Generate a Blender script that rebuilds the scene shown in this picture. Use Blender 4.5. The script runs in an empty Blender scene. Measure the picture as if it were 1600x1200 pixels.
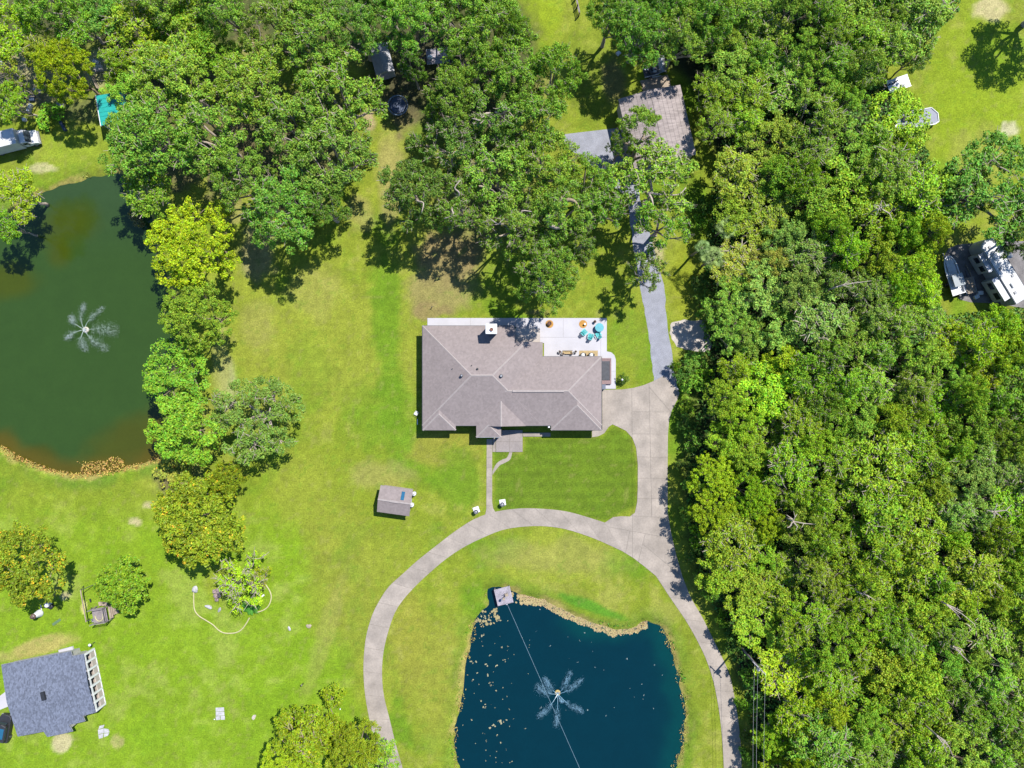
import bpy, bmesh, math, random
import numpy as np
from mathutils import Vector, Matrix, Euler

SC = bpy.context.scene
COL = SC.collection
H = 108.0                      # flying height of the camera
R_ = math.radians

# ------------------------------------------------------------------ camera, sky, sun, exposure
cam_data = bpy.data.cameras.new('camera')
cam = bpy.data.objects.new('camera', cam_data)
COL.objects.link(cam)
cam.location = (0, 0, H)
cam.rotation_euler = (0, 0, 0)
cam_data.sensor_fit = 'HORIZONTAL'
cam_data.angle = 2 * math.atan(80.0 / H)
cam_data.clip_end = 3000
SC.camera = cam

SUN_EL, SUN_AZ = R_(57), R_(42)          # azimuth clockwise from +Y
world = bpy.data.worlds.new('World')
SC.world = world
world.use_nodes = True
wn, wl = world.node_tree.nodes, world.node_tree.links
wn.clear()
sky = wn.new('ShaderNodeTexSky')
sky.sky_type = 'NISHITA'
sky.sun_disc = False
sky.sun_elevation = SUN_EL
sky.sun_rotation = SUN_AZ
sky.air_density = 1.0
sky.dust_density = 0.0
sky.ozone_density = 7.0
bgn = wn.new('ShaderNodeBackground')
bgn.inputs['Strength'].default_value = 0.105
wo = wn.new('ShaderNodeOutputWorld')
wl.new(sky.outputs[0], bgn.inputs[0])
wl.new(bgn.outputs[0], wo.inputs[0])

sun_data = bpy.data.lights.new('sun', 'SUN')
sun_data.energy = 4.3
sun_data.angle = R_(0.53)
sun_data.color = (1.0, 0.965, 0.91)
sun = bpy.data.objects.new('sun', sun_data)
COL.objects.link(sun)
sd = Vector((math.sin(SUN_AZ) * math.cos(SUN_EL), math.cos(SUN_AZ) * math.cos(SUN_EL), math.sin(SUN_EL)))
sun.rotation_euler = sd.to_track_quat('Z', 'Y').to_euler()
sun.location = sd * 200

SC.view_settings.view_transform = 'Standard'
SC.view_settings.look = 'None'
SC.view_settings.exposure = 1.40
SC.view_settings.gamma = 1.0
SC.view_settings.use_curve_mapping = False
SC.cycles.max_bounces = 5
SC.cycles.diffuse_bounces = 3
SC.cycles.transmission_bounces = 3
SC.cycles.transparent_max_bounces = 4
SC.cycles.use_fast_gi = False

# ------------------------------------------------------------------ helpers
def W(px, py, z=0.0):
    """Plan position of a point seen at (px, py) of the 1600x1200 survey photo when it is z metres up."""
    k = 0.1 * (H - z) / H
    return ((px - 800) * k, (600 - py) * k)

def WP(pts, z=0.0):
    return [W(x, y, z) for x, y in pts]

def props(o, label=None, cat=None, group=None, kind=None):
    if label: o['label'] = label
    if cat: o['category'] = cat
    if group: o['group'] = group
    if kind: o['kind'] = kind
    return o

def thing(name, label, cat, loc=(0, 0, 0), rz=0.0, group=None):
    o = bpy.data.objects.new(name, None)
    o.empty_display_size = 0.2
    COL.objects.link(o)
    o.location = loc if len(loc) == 3 else (loc[0], loc[1], 0)
    o.rotation_euler = (0, 0, rz)
    return props(o, label, cat, group)

def copy_tree(o, parent=None):
    c = o.copy()
    COL.objects.link(c)
    if parent is not None:
        c.parent = parent
    for ch in list(o.children):
        copy_tree(ch, c)
    return c

class MB:
    def __init__(s):
        s.v, s.f, s.m = [], [], []
        s.mi = 0
    def add(s, vs, fs):
        b = len(s.v)
        s.v += [tuple(v) for v in vs]
        s.f += [tuple(i + b for i in f) for f in fs]
        s.m += [s.mi] * len(fs)
    def box(s, c, size, rz=0.0, ry=0.0, rx=0.0):
        M = Matrix.Translation(c) @ Euler((rx, ry, rz)).to_matrix().to_4x4()
        x, y, z = size[0] / 2, size[1] / 2, size[2] / 2
        vs = [M @ Vector(p) for p in ((-x, -y, -z), (x, -y, -z), (x, y, -z), (-x, y, -z), (-x, -y, z), (x, -y, z), (x, y, z), (-x, y, z))]
        s.add(vs, [(3, 2, 1, 0), (4, 5, 6, 7), (0, 1, 5, 4), (1, 2, 6, 5), (2, 3, 7, 6), (3, 0, 4, 7)])
    def bevbox(s, c, size, b=0.05, rz=0.0):
        x, y, z = size[0] / 2, size[1] / 2, size[2] / 2
        pl = [(-x + b, -y), (x - b, -y), (x, -y + b), (x, y - b), (x - b, y), (-x + b, y), (-x, y - b), (-x, -y + b)]
        cs, sn = math.cos(rz), math.sin(rz)
        rings = []
        for (k, zz) in ((1, -z), (1, z - b), ((1 - b / max(x, .01)), z)):
            rings.append([(c[0] + cs * px * k - sn * py * k, c[1] + sn * px * k + cs * py * k, c[2] + zz) for px, py in pl])
        n = 8
        vs = [p for r in rings for p in r]
        fs = [tuple(range(n - 1, -1, -1)), tuple(2 * n + i for i in range(n))]
        for r in range(2):
            for i in range(n):
                j = (i + 1) % n
                fs.append((r * n + i, r * n + j, r * n + n + j, r * n + n + i))
        s.add(vs, fs)
    def prism(s, poly, z0, z1):
        a = sum(poly[i][0] * poly[(i + 1) % len(poly)][1] - poly[(i + 1) % len(poly)][0] * poly[i][1] for i in range(len(poly)))
        if a < 0: poly = poly[::-1]
        n = len(poly)
        vs = [(x, y, z0) for x, y in poly] + [(x, y, z1) for x, y in poly]
        fs = [tuple(range(n - 1, -1, -1)), tuple(range(n, 2 * n))]
        fs += [(i, (i + 1) % n, n + (i + 1) % n, n + i) for i in range(n)]
        s.add(vs, fs)
    def tube(s, pts, r, n=6, cap=True):
        pts = [Vector(p) for p in pts]
        rs = r if isinstance(r, (list, tuple)) else [r] * len(pts)
        vs, fs = [], []
        up = None
        for i, p in enumerate(pts):
            d = (pts[min(i + 1, len(pts) - 1)] - pts[max(i - 1, 0)])
            if d.length < 1e-6: d = Vector((0, 0, 1))
            d.normalize()
            if up is None:
                up = d.orthogonal().normalized()
            else:
                up = (up - d * up.dot(d))
                up = up.normalized() if up.length > 1e-5 else d.orthogonal().normalized()
            b = d.cross(up)
            for k in range(n):
                a = 2 * math.pi * k / n
                vs.append(p + (up * math.cos(a) + b * math.sin(a)) * rs[i])
        for i in range(len(pts) - 1):
            for k in range(n):
                j = (k + 1) % n
                fs.append((i * n + k, i * n + j, (i + 1) * n + j, (i + 1) * n + k))
        if cap:
            fs.append(tuple(range(n - 1, -1, -1)))
            fs.append(tuple((len(pts) - 1) * n + k for k in range(n)))
        s.add(vs, fs)
    def lathe(s, prof, c=(0, 0, 0), n=16, sx=1.0, sy=1.0):
        vs, fs = [], []
        for r, z in prof:
            for k in range(n):
                a = 2 * math.pi * k / n
                vs.append((c[0] + r * sx * math.cos(a), c[1] + r * sy * math.sin(a), c[2] + z))
        for i in range(len(prof) - 1):
            for k in range(n):
                j = (k + 1) % n
                fs.append((i * n + k, i * n + j, (i + 1) * n + j, (i + 1) * n + k))
        fs.append(tuple(range(n - 1, -1, -1)))
        fs.append(tuple((len(prof) - 1) * n + k for k in range(n)))
        s.add(vs, fs)
    def build(s, name, mats, parent=None, smooth=False, sub=None):
        """sub: shift the vertices by -sub (world coordinates to the parent's)."""
        me = bpy.data.meshes.new(name)
        vs = s.v if sub is None else [(v[0] - sub[0], v[1] - sub[1], v[2] - sub[2]) for v in s.v]
        me.from_pydata(vs, [], s.f)
        if not isinstance(mats, (list, tuple)): mats = [mats]
        for m in mats: me.materials.append(m)
        if len(mats) > 1: me.polygons.foreach_set('material_index', s.m)
        if smooth: me.polygons.foreach_set('use_smooth', [True] * len(me.polygons))
        o = bpy.data.objects.new(name, me)
        COL.objects.link(o)
        if parent is not None: o.parent = parent
        return o

def np_mesh(name, verts, quads, mat, colors=None, smooth=False, k=4):
    me = bpy.data.meshes.new(name)
    n, f = len(verts), len(quads)
    me.vertices.add(n)
    me.vertices.foreach_set('co', np.ascontiguousarray(verts, dtype=np.float32).ravel())
    me.loops.add(f * k)
    me.loops.foreach_set('vertex_index', np.ascontiguousarray(quads, dtype=np.int32).ravel())
    me.polygons.add(f)
    me.polygons.foreach_set('loop_start', np.arange(0, f * k, k, dtype=np.int32))
    me.polygons.foreach_set('use_smooth', np.full(f, smooth))
    if colors is not None:
        a = me.color_attributes.new('tint', 'FLOAT_COLOR', 'POINT')
        c = np.ones((n, 4), dtype=np.float32)
        c[:, :colors.shape[1]] = colors
        a.data.foreach_set('color', c.ravel())
    me.materials.append(mat)
    me.update(calc_edges=True)
    me.validate()
    return me

def link(name, me, parent=None):
    o = bpy.data.objects.new(name, me)
    COL.objects.link(o)
    if parent is not None: o.parent = parent
    return o

# ------------------------------------------------------------------ materials
K_ALB = 0.58                   # one factor that brings all measured paint and stone values to real albedo
def mat_new(name):
    m = bpy.data.materials.new(name)
    m.use_nodes = True
    nt = m.node_tree
    nt.nodes.clear()
    out = nt.nodes.new('ShaderNodeOutputMaterial')
    p = nt.nodes.new('ShaderNodeBsdfPrincipled')
    nt.links.new(p.outputs[0], out.inputs[0])
    return m, nt, p, out

def simple(name, col, rough=0.7, var=0.15, scale=2.0, metallic=0.0, var2=0.08, scale2=14.0, bump=0.0, coords='pos', objrand=0.0):
    """colour with two octaves of noise wear"""
    m, nt, p, out = mat_new(name)
    N, L = nt.nodes, nt.links
    geo = N.new('ShaderNodeNewGeometry') if coords == 'pos' else N.new('ShaderNodeTexCoord')
    src = geo.outputs['Position'] if coords == 'pos' else geo.outputs['Object']
    n1 = N.new('ShaderNodeTexNoise'); n1.inputs['Scale'].default_value = scale; n1.inputs['Detail'].default_value = 4
    n2 = N.new('ShaderNodeTexNoise'); n2.inputs['Scale'].default_value = scale2; n2.inputs['Detail'].default_value = 3
    L.new(src, n1.inputs['Vector']); L.new(src, n2.inputs['Vector'])
    r1 = N.new('ShaderNodeMapRange'); r1.inputs[1].default_value = 0.3; r1.inputs[2].default_value = 0.7
    r1.inputs[3].default_value = 1 - var; r1.inputs[4].default_value = 1 + var
    r2 = N.new('ShaderNodeMapRange'); r2.inputs[1].default_value = 0.3; r2.inputs[2].default_value = 0.7
    r2.inputs[3].default_value = 1 - var2; r2.inputs[4].default_value = 1 + var2
    L.new(n1.outputs[0], r1.inputs[0]); L.new(n2.outputs[0], r2.inputs[0])
    mu = N.new('ShaderNodeMath'); mu.operation = 'MULTIPLY'
    L.new(r1.outputs[0], mu.inputs[0]); L.new(r2.outputs[0], mu.inputs[1])
    if objrand:
        oi = N.new('ShaderNodeObjectInfo'); ro = N.new('ShaderNodeMapRange'); ro.inputs[3].default_value = 1 - objrand; ro.inputs[4].default_value = 1 + objrand
        L.new(oi.outputs['Random'], ro.inputs[0]); m3 = N.new('ShaderNodeMath'); m3.operation = 'MULTIPLY'
        L.new(mu.outputs[0], m3.inputs[0]); L.new(ro.outputs[0], m3.inputs[1]); mu = m3
    vm = N.new('ShaderNodeVectorMath'); vm.operation = 'SCALE'
    vm.inputs[0].default_value = [c * K_ALB for c in col[:3]]
    L.new(mu.outputs[0], vm.inputs['Scale'])
    L.new(vm.outputs[0], p.inputs['Base Color'])
    p.inputs['Roughness'].default_value = rough
    p.inputs['Metallic'].default_value = metallic
    if bump:
        b = N.new('ShaderNodeBump'); b.inputs['Strength'].default_value = bump; b.inputs['Distance'].default_value = 0.05
        L.new(n2.outputs[0], b.inputs['Height']); L.new(b.outputs[0], p.inputs['Normal'])
    return m

def attr_mat(name, rough=0.9, fine=(1.6, 7.0), amt=(0.16, 0.22), spec=0.2, bump=0.3):
    m, nt, p, out = mat_new(name)
    N, L = nt.nodes, nt.links
    at = N.new('ShaderNodeVertexColor'); at.layer_name = 'tint'
    geo = N.new('ShaderNodeNewGeometry')
    last = None
    noises = []
    for sc, am in zip(fine, amt):
        n = N.new('ShaderNodeTexNoise'); n.inputs['Scale'].default_value = sc; n.inputs['Detail'].default_value = 5
        n.inputs['Roughness'].default_value = 0.65
        L.new(geo.outputs['Position'], n.inputs['Vector'])
        r = N.new('ShaderNodeMapRange'); r.inputs[1].default_value = 0.3; r.inputs[2].default_value = 0.7
        r.inputs[3].default_value = 1 - am; r.inputs[4].default_value = 1 + am
        r.clamp = False
        L.new(n.outputs[0], r.inputs[0])
        noises.append(n)
        if last is None: last = r
        else:
            mu = N.new('ShaderNodeMath'); mu.operation = 'MULTIPLY'
            L.new(last.outputs[0], mu.inputs[0]); L.new(r.outputs[0], mu.inputs[1]); last = mu
    # a little dry straw colour where the second noise peaks
    vm = N.new('ShaderNodeVectorMath'); vm.operation = 'SCALE'
    L.new(at.outputs[0], vm.inputs[0]); L.new(last.outputs[0], vm.inputs['Scale'])
    L.new(vm.outputs[0], p.inputs['Base Color'])
    p.inputs['Roughness'].default_value = rough
    p.inputs['Specular IOR Level'].default_value = spec
    if bump:
        b = N.new('ShaderNodeBump'); b.inputs['Strength'].default_value = bump; b.inputs['Distance'].default_value = 0.08
        L.new(noises[-1].outputs[0], b.inputs['Height']); L.new(b.outputs[0], p.inputs['Normal'])
    return m, nt, p

def leaf_material(name, trans=0.28):
    m = bpy.data.materials.new(name); m.use_nodes = True
    nt = m.node_tree; N, L = nt.nodes, nt.links; N.clear()
    out = N.new('ShaderNodeOutputMaterial')
    oi = N.new('ShaderNodeObjectInfo')
    at = N.new('ShaderNodeVertexColor'); at.layer_name = 'tint'
    sep = N.new('ShaderNodeSeparateColor'); L.new(at.outputs[0], sep.inputs[0])
    # autumn leaves: share given by the object colour's alpha
    sub = N.new('ShaderNodeMath'); sub.operation = 'SUBTRACT'; sub.inputs[0].default_value = 1.0
    L.new(oi.outputs['Alpha'], sub.inputs[1])
    gt = N.new('ShaderNodeMath'); gt.operation = 'GREATER_THAN'
    L.new(sep.outputs[2], gt.inputs[0]); L.new(sub.outputs[0], gt.inputs[1])
    mx = N.new('ShaderNodeMix'); mx.data_type = 'RGBA'
    L.new(gt.outputs[0], mx.inputs[0]); L.new(oi.outputs['Color'], mx.inputs[6]); mx.inputs[7].default_value = (0.40, 0.27, 0.016, 1)
    hsv = N.new('ShaderNodeHueSaturation')
    L.new(mx.outputs[2], hsv.inputs['Color'])
    hr = N.new('ShaderNodeMapRange'); hr.inputs[3].default_value = 0.465; hr.inputs[4].default_value = 0.53
    L.new(sep.outputs[1], hr.inputs[0]); L.new(hr.outputs[0], hsv.inputs['Hue'])
    vr = N.new('ShaderNodeMapRange'); vr.inputs[3].default_value = 0.5; vr.inputs[4].default_value = 1.66
    L.new(sep.outputs[0], vr.inputs[0])
    rr = N.new('ShaderNodeMapRange'); rr.inputs[3].default_value = 0.86; rr.inputs[4].default_value = 1.14
    L.new(oi.outputs['Random'], rr.inputs[0])
    mu = N.new('ShaderNodeMath'); mu.operation = 'MULTIPLY'
    L.new(vr.outputs[0], mu.inputs[0]); L.new(rr.outputs[0], mu.inputs[1]); L.new(mu.outputs[0], hsv.inputs['Value'])
    d = N.new('ShaderNodeBsdfDiffuse'); L.new(hsv.outputs[0], d.inputs['Color'])
    t = N.new('ShaderNodeBsdfTranslucent')
    tc = N.new('ShaderNodeMix'); tc.data_type = 'RGBA'; tc.blend_type = 'MULTIPLY'; tc.inputs[0].default_value = 1.0
    L.new(hsv.outputs[0], tc.inputs[6]); tc.inputs[7].default_value = (1.25, 1.15, 0.5, 1)
    L.new(tc.outputs[2], t.inputs['Color'])
    ms = N.new('ShaderNodeMixShader'); ms.inputs[0].default_value = trans
    L.new(d.outputs[0], ms.inputs[1]); L.new(t.outputs[0], ms.inputs[2])
    g = N.new('ShaderNodeBsdfGlossy'); g.inputs['Roughness'].default_value = 0.5; g.inputs['Color'].default_value = (1, 1, 1, 1)
    m2 = N.new('ShaderNodeMixShader'); m2.inputs[0].default_value = 0.010
    L.new(ms.outputs[0], m2.inputs[1]); L.new(g.outputs[0], m2.inputs[2])
    L.new(m2.outputs[0], out.inputs[0])
    return m

M_leaf = leaf_material('leaf')
M_bark = simple('bark', (0.30, 0.225, 0.15), 0.9, 0.3, 1.5, coords='obj')
M_barkpale = simple('bark_pale', (0.40, 0.33, 0.265), 0.9, 0.25, 1.5, coords='obj')
M_concrete = simple('concrete', (0.305, 0.260, 0.218), 0.85, 0.2, 0.45, var2=0.10, scale2=4, objrand=0.07)
M_concrete2 = simple('concrete_grey', (0.255, 0.22, 0.205), 0.85, 0.13, 0.5, var2=0.1, scale2=5)
M_joint = simple('joint', (0.20, 0.175, 0.15), 0.9)
M_white_slab = simple('white_slab', (0.45, 0.435, 0.46), 0.8, 0.06, 0.6, var2=0.03)
M_gravel = simple('gravel', (0.25, 0.255, 0.29), 0.9, 0.14, 0.8, var2=0.25, scale2=9, bump=0.4)
M_sand = simple('sand', (0.42, 0.37, 0.32), 0.95, 0.2, 1.2, var2=0.2, scale2=8)
M_dirt = simple('dirt_pad', (0.17, 0.155, 0.15), 0.95, 0.3, 0.7, var2=0.2, scale2=6)
M_white = simple('white_paint', (0.7, 0.7, 0.7), 0.5, 0.04)
M_offwhite = simple('weathered_white', (0.55, 0.55, 0.54), 0.55, 0.1, 1.5)
M_black = simple('black_plastic', (0.02, 0.02, 0.022), 0.5)
M_dark = simple('dark_grey', (0.06, 0.06, 0.07), 0.6)
M_grey = simple('grey_paint', (0.28, 0.28, 0.29), 0.6)
M_glass = simple('window_glass', (0.025, 0.035, 0.045), 0.08, 0.05)
M_metal = simple('galvanised', (0.42, 0.43, 0.45), 0.4, 0.15, 2.0, metallic=0.5)
M_teal = simple('teal_plastic', (0.06, 0.42, 0.42), 0.5, 0.06)
M_tealroof = simple('teal_metal', (0.01, 0.33, 0.29), 0.45, 0.1)
M_orange = simple('orange_rug', (0.42, 0.21, 0.04), 0.95, 0.15, 4)
M_tan = simple('tan_rug', (0.40, 0.29, 0.14), 0.95, 0.2, 5)
M_brown = simple('brown', (0.10, 0.055, 0.04), 0.7, 0.2)
M_wood = simple('weathered_wood', (0.24, 0.205, 0.20), 0.85, 0.25, 1.2, coords='obj', var2=0.2, scale2=10)
M_woodgrey = simple('grey_wood', (0.31, 0.28, 0.31), 0.85, 0.2, 1.5, coords='obj', var2=0.15, scale2=10)
M_woodtan = simple('tan_wood', (0.33, 0.26, 0.19), 0.85, 0.2, 1.5, coords='obj', var2=0.15, scale2=10)
M_mauve = simple('mauve_trim', (0.24, 0.155, 0.15), 0.8, 0.12)
M_stucco = simple('stucco', (0.42, 0.36, 0.31), 0.9, 0.08)
M_siding = simple('siding', (0.36, 0.36, 0.33), 0.8, 0.08)
M_stone = simple('pale_stone', (0.42, 0.41, 0.42), 0.85, 0.2, 2.5, coords='obj', bump=0.4)
M_redstone = simple('reddish_stone', (0.3, 0.22, 0.21), 0.9, 0.25, 2.5, coords='obj', bump=0.4)
M_edging = simple('tan_edging', (0.46, 0.42, 0.22), 0.8, 0.12)
M_blue = simple('blue_glass', (0.02, 0.11, 0.2), 0.15, 0.1)
M_tramp = simple('trampoline_mat', (0.03, 0.05, 0.10), 0.5, 0.2)
M_rustred = simple('rust', (0.17, 0.07, 0.045), 0.8, 0.3)

def shingles(name, col, var, scale, stretch, fine):
    m, nt, p, out = mat_new(name)
    N, L = nt.nodes, nt.links
    tc = N.new('ShaderNodeTexCoord')
    mp = N.new('ShaderNodeMapping'); mp.inputs['Scale'].default_value = stretch
    L.new(tc.outputs['Object'], mp.inputs['Vector'])
    n1 = N.new('ShaderNodeTexNoise'); n1.inputs['Scale'].default_value = scale; n1.inputs['Detail'].default_value = 5; n1.inputs['Roughness'].default_value = 0.7
    n2 = N.new('ShaderNodeTexVoronoi'); n2.inputs['Scale'].default_value = fine; n2.feature = 'F1'
    n3 = N.new('ShaderNodeTexNoise'); n3.inputs['Scale'].default_value = 0.35; n3.inputs['Detail'].default_value = 3
    for n in (n1, n3): L.new(mp.outputs[0] if n is n1 else tc.outputs['Object'], n.inputs['Vector'])
    L.new(mp.outputs[0], n2.inputs['Vector'])
    bw = N.new('ShaderNodeRGBToBW'); L.new(n2.outputs['Color'], bw.inputs[0])
    def rng(src, a):
        r = N.new('ShaderNodeMapRange'); r.inputs[1].default_value = 0.25; r.inputs[2].default_value = 0.75
        r.inputs[3].default_value = 1 - a; r.inputs[4].default_value = 1 + a
        L.new(src, r.inputs[0]); return r.outputs[0]
    a, b, c = rng(n1.outputs[0], var), rng(bw.outputs[0], var * 0.7), rng(n3.outputs[0], 0.06)
    m1 = N.new('ShaderNodeMath'); m1.operation = 'MULTIPLY'; L.new(a, m1.inputs[0]); L.new(b, m1.inputs[1])
    m2 = N.new('ShaderNodeMath'); m2.operation = 'MULTIPLY'; L.new(m1.outputs[0], m2.inputs[0]); L.new(c, m2.inputs[1])
    vm = N.new('ShaderNodeVectorMath'); vm.operation = 'SCALE'; vm.inputs[0].default_value = [c * K_ALB for c in col]
    L.new(m2.outputs[0], vm.inputs['Scale']); L.new(vm.outputs[0], p.inputs['Base Color'])
    p.inputs['Roughness'].default_value = 0.9
    p.inputs['Specular IOR Level'].default_value = 0.2
    bp = N.new('ShaderNodeBump'); bp.inputs['Strength'].default_value = 0.25; bp.inputs['Distance'].default_value = 0.03
    L.new(n1.outputs[0], bp.inputs['Height']); L.new(bp.outputs[0], p.inputs['Normal'])
    return m

M_roof = shingles('mauve_shingles', (0.255, 0.213, 0.203), 0.09, 2.6, (1, 1, 1), 3.2)
M_ridge = simple('ridge_shingles', (0.325, 0.28, 0.262), 0.9, 0.08)
M_roof2 = shingles('slate_shingles', (0.135, 0.152, 0.20), 0.30, 3.2, (1.4, 0.9, 1), 3.4)
M_roofbarn = shingles('barn_roofing', (0.30, 0.255, 0.24), 0.2, 2.0, (0.5, 3.0, 1), 2.0)

# ------------------------------------------------------------------ numpy noise
def vnoise(x, y, cell, seed):
    rng = np.random.default_rng(seed)
    g = rng.random((256, 256))
    u, v = x / cell + 1000, y / cell + 1000
    i, j = np.floor(u).astype(int), np.floor(v).astype(int)
    fu, fv = u - i, v - j
    fu, fv = fu * fu * (3 - 2 * fu), fv * fv * (3 - 2 * fv)
    a, b = g[i % 256, j % 256], g[(i + 1) % 256, j % 256]
    c, d = g[i % 256, (j + 1) % 256], g[(i + 1) % 256, (j + 1) % 256]
    return (a * (1 - fu) + b * fu) * (1 - fv) + (c * (1 - fu) + d * fu) * fv

def fbm(x, y, cell, seed, octv=4):
    s, a, t = 0, 1.0, 0
    for k in range(octv):
        s = s + a * vnoise(x, y, cell / 2 ** k, seed + 17 * k); t += a; a *= 0.55
    return s / t

def poly_sd(x, y, poly):
    """signed distance to a polygon, positive inside"""
    P = np.array(poly)
    d = np.full(x.shape, 1e9)
    inside = np.zeros(x.shape, bool)
    for k in range(len(P)):
        x0, y0 = P[k]; x1, y1 = P[(k + 1) % len(P)]
        dx, dy = x1 - x0, y1 - y0
        t = np.clip(((x - x0) * dx + (y - y0) * dy) / (dx * dx + dy * dy + 1e-12), 0, 1)
        d = np.minimum(d, np.hypot(x - x0 - t * dx, y - y0 - t * dy))
        cond = (y0 > y) != (y1 > y)
        with np.errstate(divide='ignore', invalid='ignore'):
            xi = (x1 - x0) * (y - y0) / (y1 - y0 + 1e-12) + x0
        inside ^= cond & (x < xi)
    return np.where(inside, d, -d)

def sstep(a, b, v):
    t = np.clip((v - a) / (b - a), 0, 1)
    return t * t * (3 - 2 * t)

def smooth_poly(pts, n=4):
    """closed Catmull-Rom through pts"""
    out = []
    L = len(pts)
    for i in range(L):
        p0, p1, p2, p3 = (np.array(pts[(i + k - 1) % L], float) for k in range(4))
        for k in range(n):
            t = k / n
            out.append(tuple(0.5 * ((2 * p1) + (-p0 + p2) * t + (2 * p0 - 5 * p1 + 4 * p2 - p3) * t * t + (-p0 + 3 * p1 - 3 * p2 + p3) * t ** 3)))
    return out

def smooth_line(pts, n=6):
    out = []
    L = len(pts)
    for i in range(L - 1):
        p0, p1, p2, p3 = (np.array(pts[min(max(i + k - 1, 0), L - 1)], float) for k in range(4))
        for k in range(n):
            t = k / n
            out.append(tuple(0.5 * ((2 * p1) + (-p0 + p2) * t + (2 * p0 - 5 * p1 + 4 * p2 - p3) * t * t + (-p0 + 3 * p1 - 3 * p2 + p3) * t ** 3)))
    out.append(tuple(pts[-1]))
    return out

# ------------------------------------------------------------------ the ground
POND_W = [(65, 303), (100, 287), (150, 275), (190, 270), (222, 295), (240, 350), (252, 410), (268, 470), (270, 540), (258, 600), (254, 660), (256, 708),
          (215, 727), (160, 738), (110, 742), (65, 731), (28, 716), (0, 700), (-40, 690), (-100, 660), (-130, 560), (-130, 450), (-90, 370), (-30, 345), (20, 330)]
POND_E = [(762, 928), (776, 922), (800, 926), (830, 934), (862, 946), (896, 961), (930, 976), (958, 984), (988, 983), (1008, 972), (1026, 976), (1041, 996), (1051, 1022),
          (1060, 1055), (1068, 1092), (1071, 1130), (1066, 1165), (1055, 1197), (1035, 1235), (980, 1262), (880, 1275), (780, 1266), (728, 1240), (716, 1200), (711, 1168),
          (710, 1138), (718, 1110), (724, 1075), (726, 1042), (737, 1010), (736, 985), (743, 965), (765, 947)]
pond_w = smooth_poly(WP(POND_W), 4)
pond_e = smooth_poly(WP(POND_E), 4)
WOOD = [(930, -60), (935, 20), (955, 60), (1000, 95), (1055, 120), (1090, 180), (1115, 250), (1105, 330), (1100, 400), (1092, 470), (1100, 560), (1085, 640), (1072, 700), (1070, 790),
        (1078, 860), (1090, 910), (1118, 960), (1140, 1020), (1160, 1080), (1172, 1160), (1178, 1260), (1760, 1260), (1760, 480), (1560, 478), (1480, 490), (1455, 450), (1470, 400),
        (1478, 350), (1470, 290), (1450, 230), (1440, 175), (1380, 130), (1380, 100), (1440, 75), (1500, 20), (1510, -60)]

fx = np.arange(-86, 86.01, 0.36); fy = np.arange(-66, 66.01, 0.36)
ex = np.array([90, 96, 105, 120, 145, 190, 280, 500, 1000.0])
gx = np.concatenate([-ex[::-1], fx, ex]); gy = np.concatenate([-ex[::-1] + 20, fy, ex - 20])
gy = np.sort(gy)
X, Y = np.meshgrid(gx, gy)
PX, PY = X * 10 + 800, 600 - Y * 10
sd_w, sd_e = poly_sd(X, Y, pond_w), poly_sd(X, Y, pond_e)
wob = (fbm(X, Y, 2.0, 5, 3) - 0.5) * 1.1
sdm = np.maximum(sd_w, sd_e)
Z = np.where(sdm + wob > -1.1, np.clip(-0.45 - 0.42 * (sdm + wob), -1.6, 0), 0)
Z = np.where(sdm > -8, Z, 0) + 0
def lerp(c, col, f):
    f = np.clip(f, 0, 1)[..., None]
    return c * (1 - f) + np.array(col) * f

G_base, G_dry, G_vivid, G_deep = (0.172, 0.198, 0.014), (0.215, 0.222, 0.026), (0.108, 0.185, 0.006), (0.092, 0.140, 0.006)
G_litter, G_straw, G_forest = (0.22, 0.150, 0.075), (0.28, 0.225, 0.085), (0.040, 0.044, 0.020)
C = np.zeros(X.shape + (3,)) + np.array(G_base)
n_big, n_mid, n_sm = fbm(X, Y, 14, 11), fbm(X, Y, 5, 23), fbm(X, Y, 1.6, 37)
C = lerp(C, G_dry, sstep(0.44, 0.66, n_big * 0.45 + n_mid * 0.35 + n_sm * 0.2) * 0.8)
C = lerp(C, G_straw, sstep(0.56, 0.72, fbm(X, Y, 8, 131) * .5 + n_sm * .5) * 0.3)
C = lerp(C, G_vivid, sstep(0.5, 0.70, 1 - n_mid * 0.5 - fbm(X, Y, 9, 71) * 0.5) * 0.9)
C = C * (1 + 0.035 * np.sin(X * 2 * math.pi / 1.5 + 0.5 * np.sin(Y * .15)) * sstep(.4, .6, n_big))[..., None]

def blob(px, py, rx, ry, col, s, rot=0, hard=0.5, noise=0.55):
    global C
    if max(rx, ry) < 32: noise = 1.15
    dx, dy = PX - px, PY - py
    c, s_ = math.cos(rot), math.sin(rot)
    d = np.hypot((dx * c + dy * s_) / rx, (-dx * s_ + dy * c) / ry)
    d = d + (n_mid - 0.5) * noise * 1.4 + (n_sm - 0.5) * noise
    C = lerp(C, col, sstep(1.0, hard, d) * s)

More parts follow.
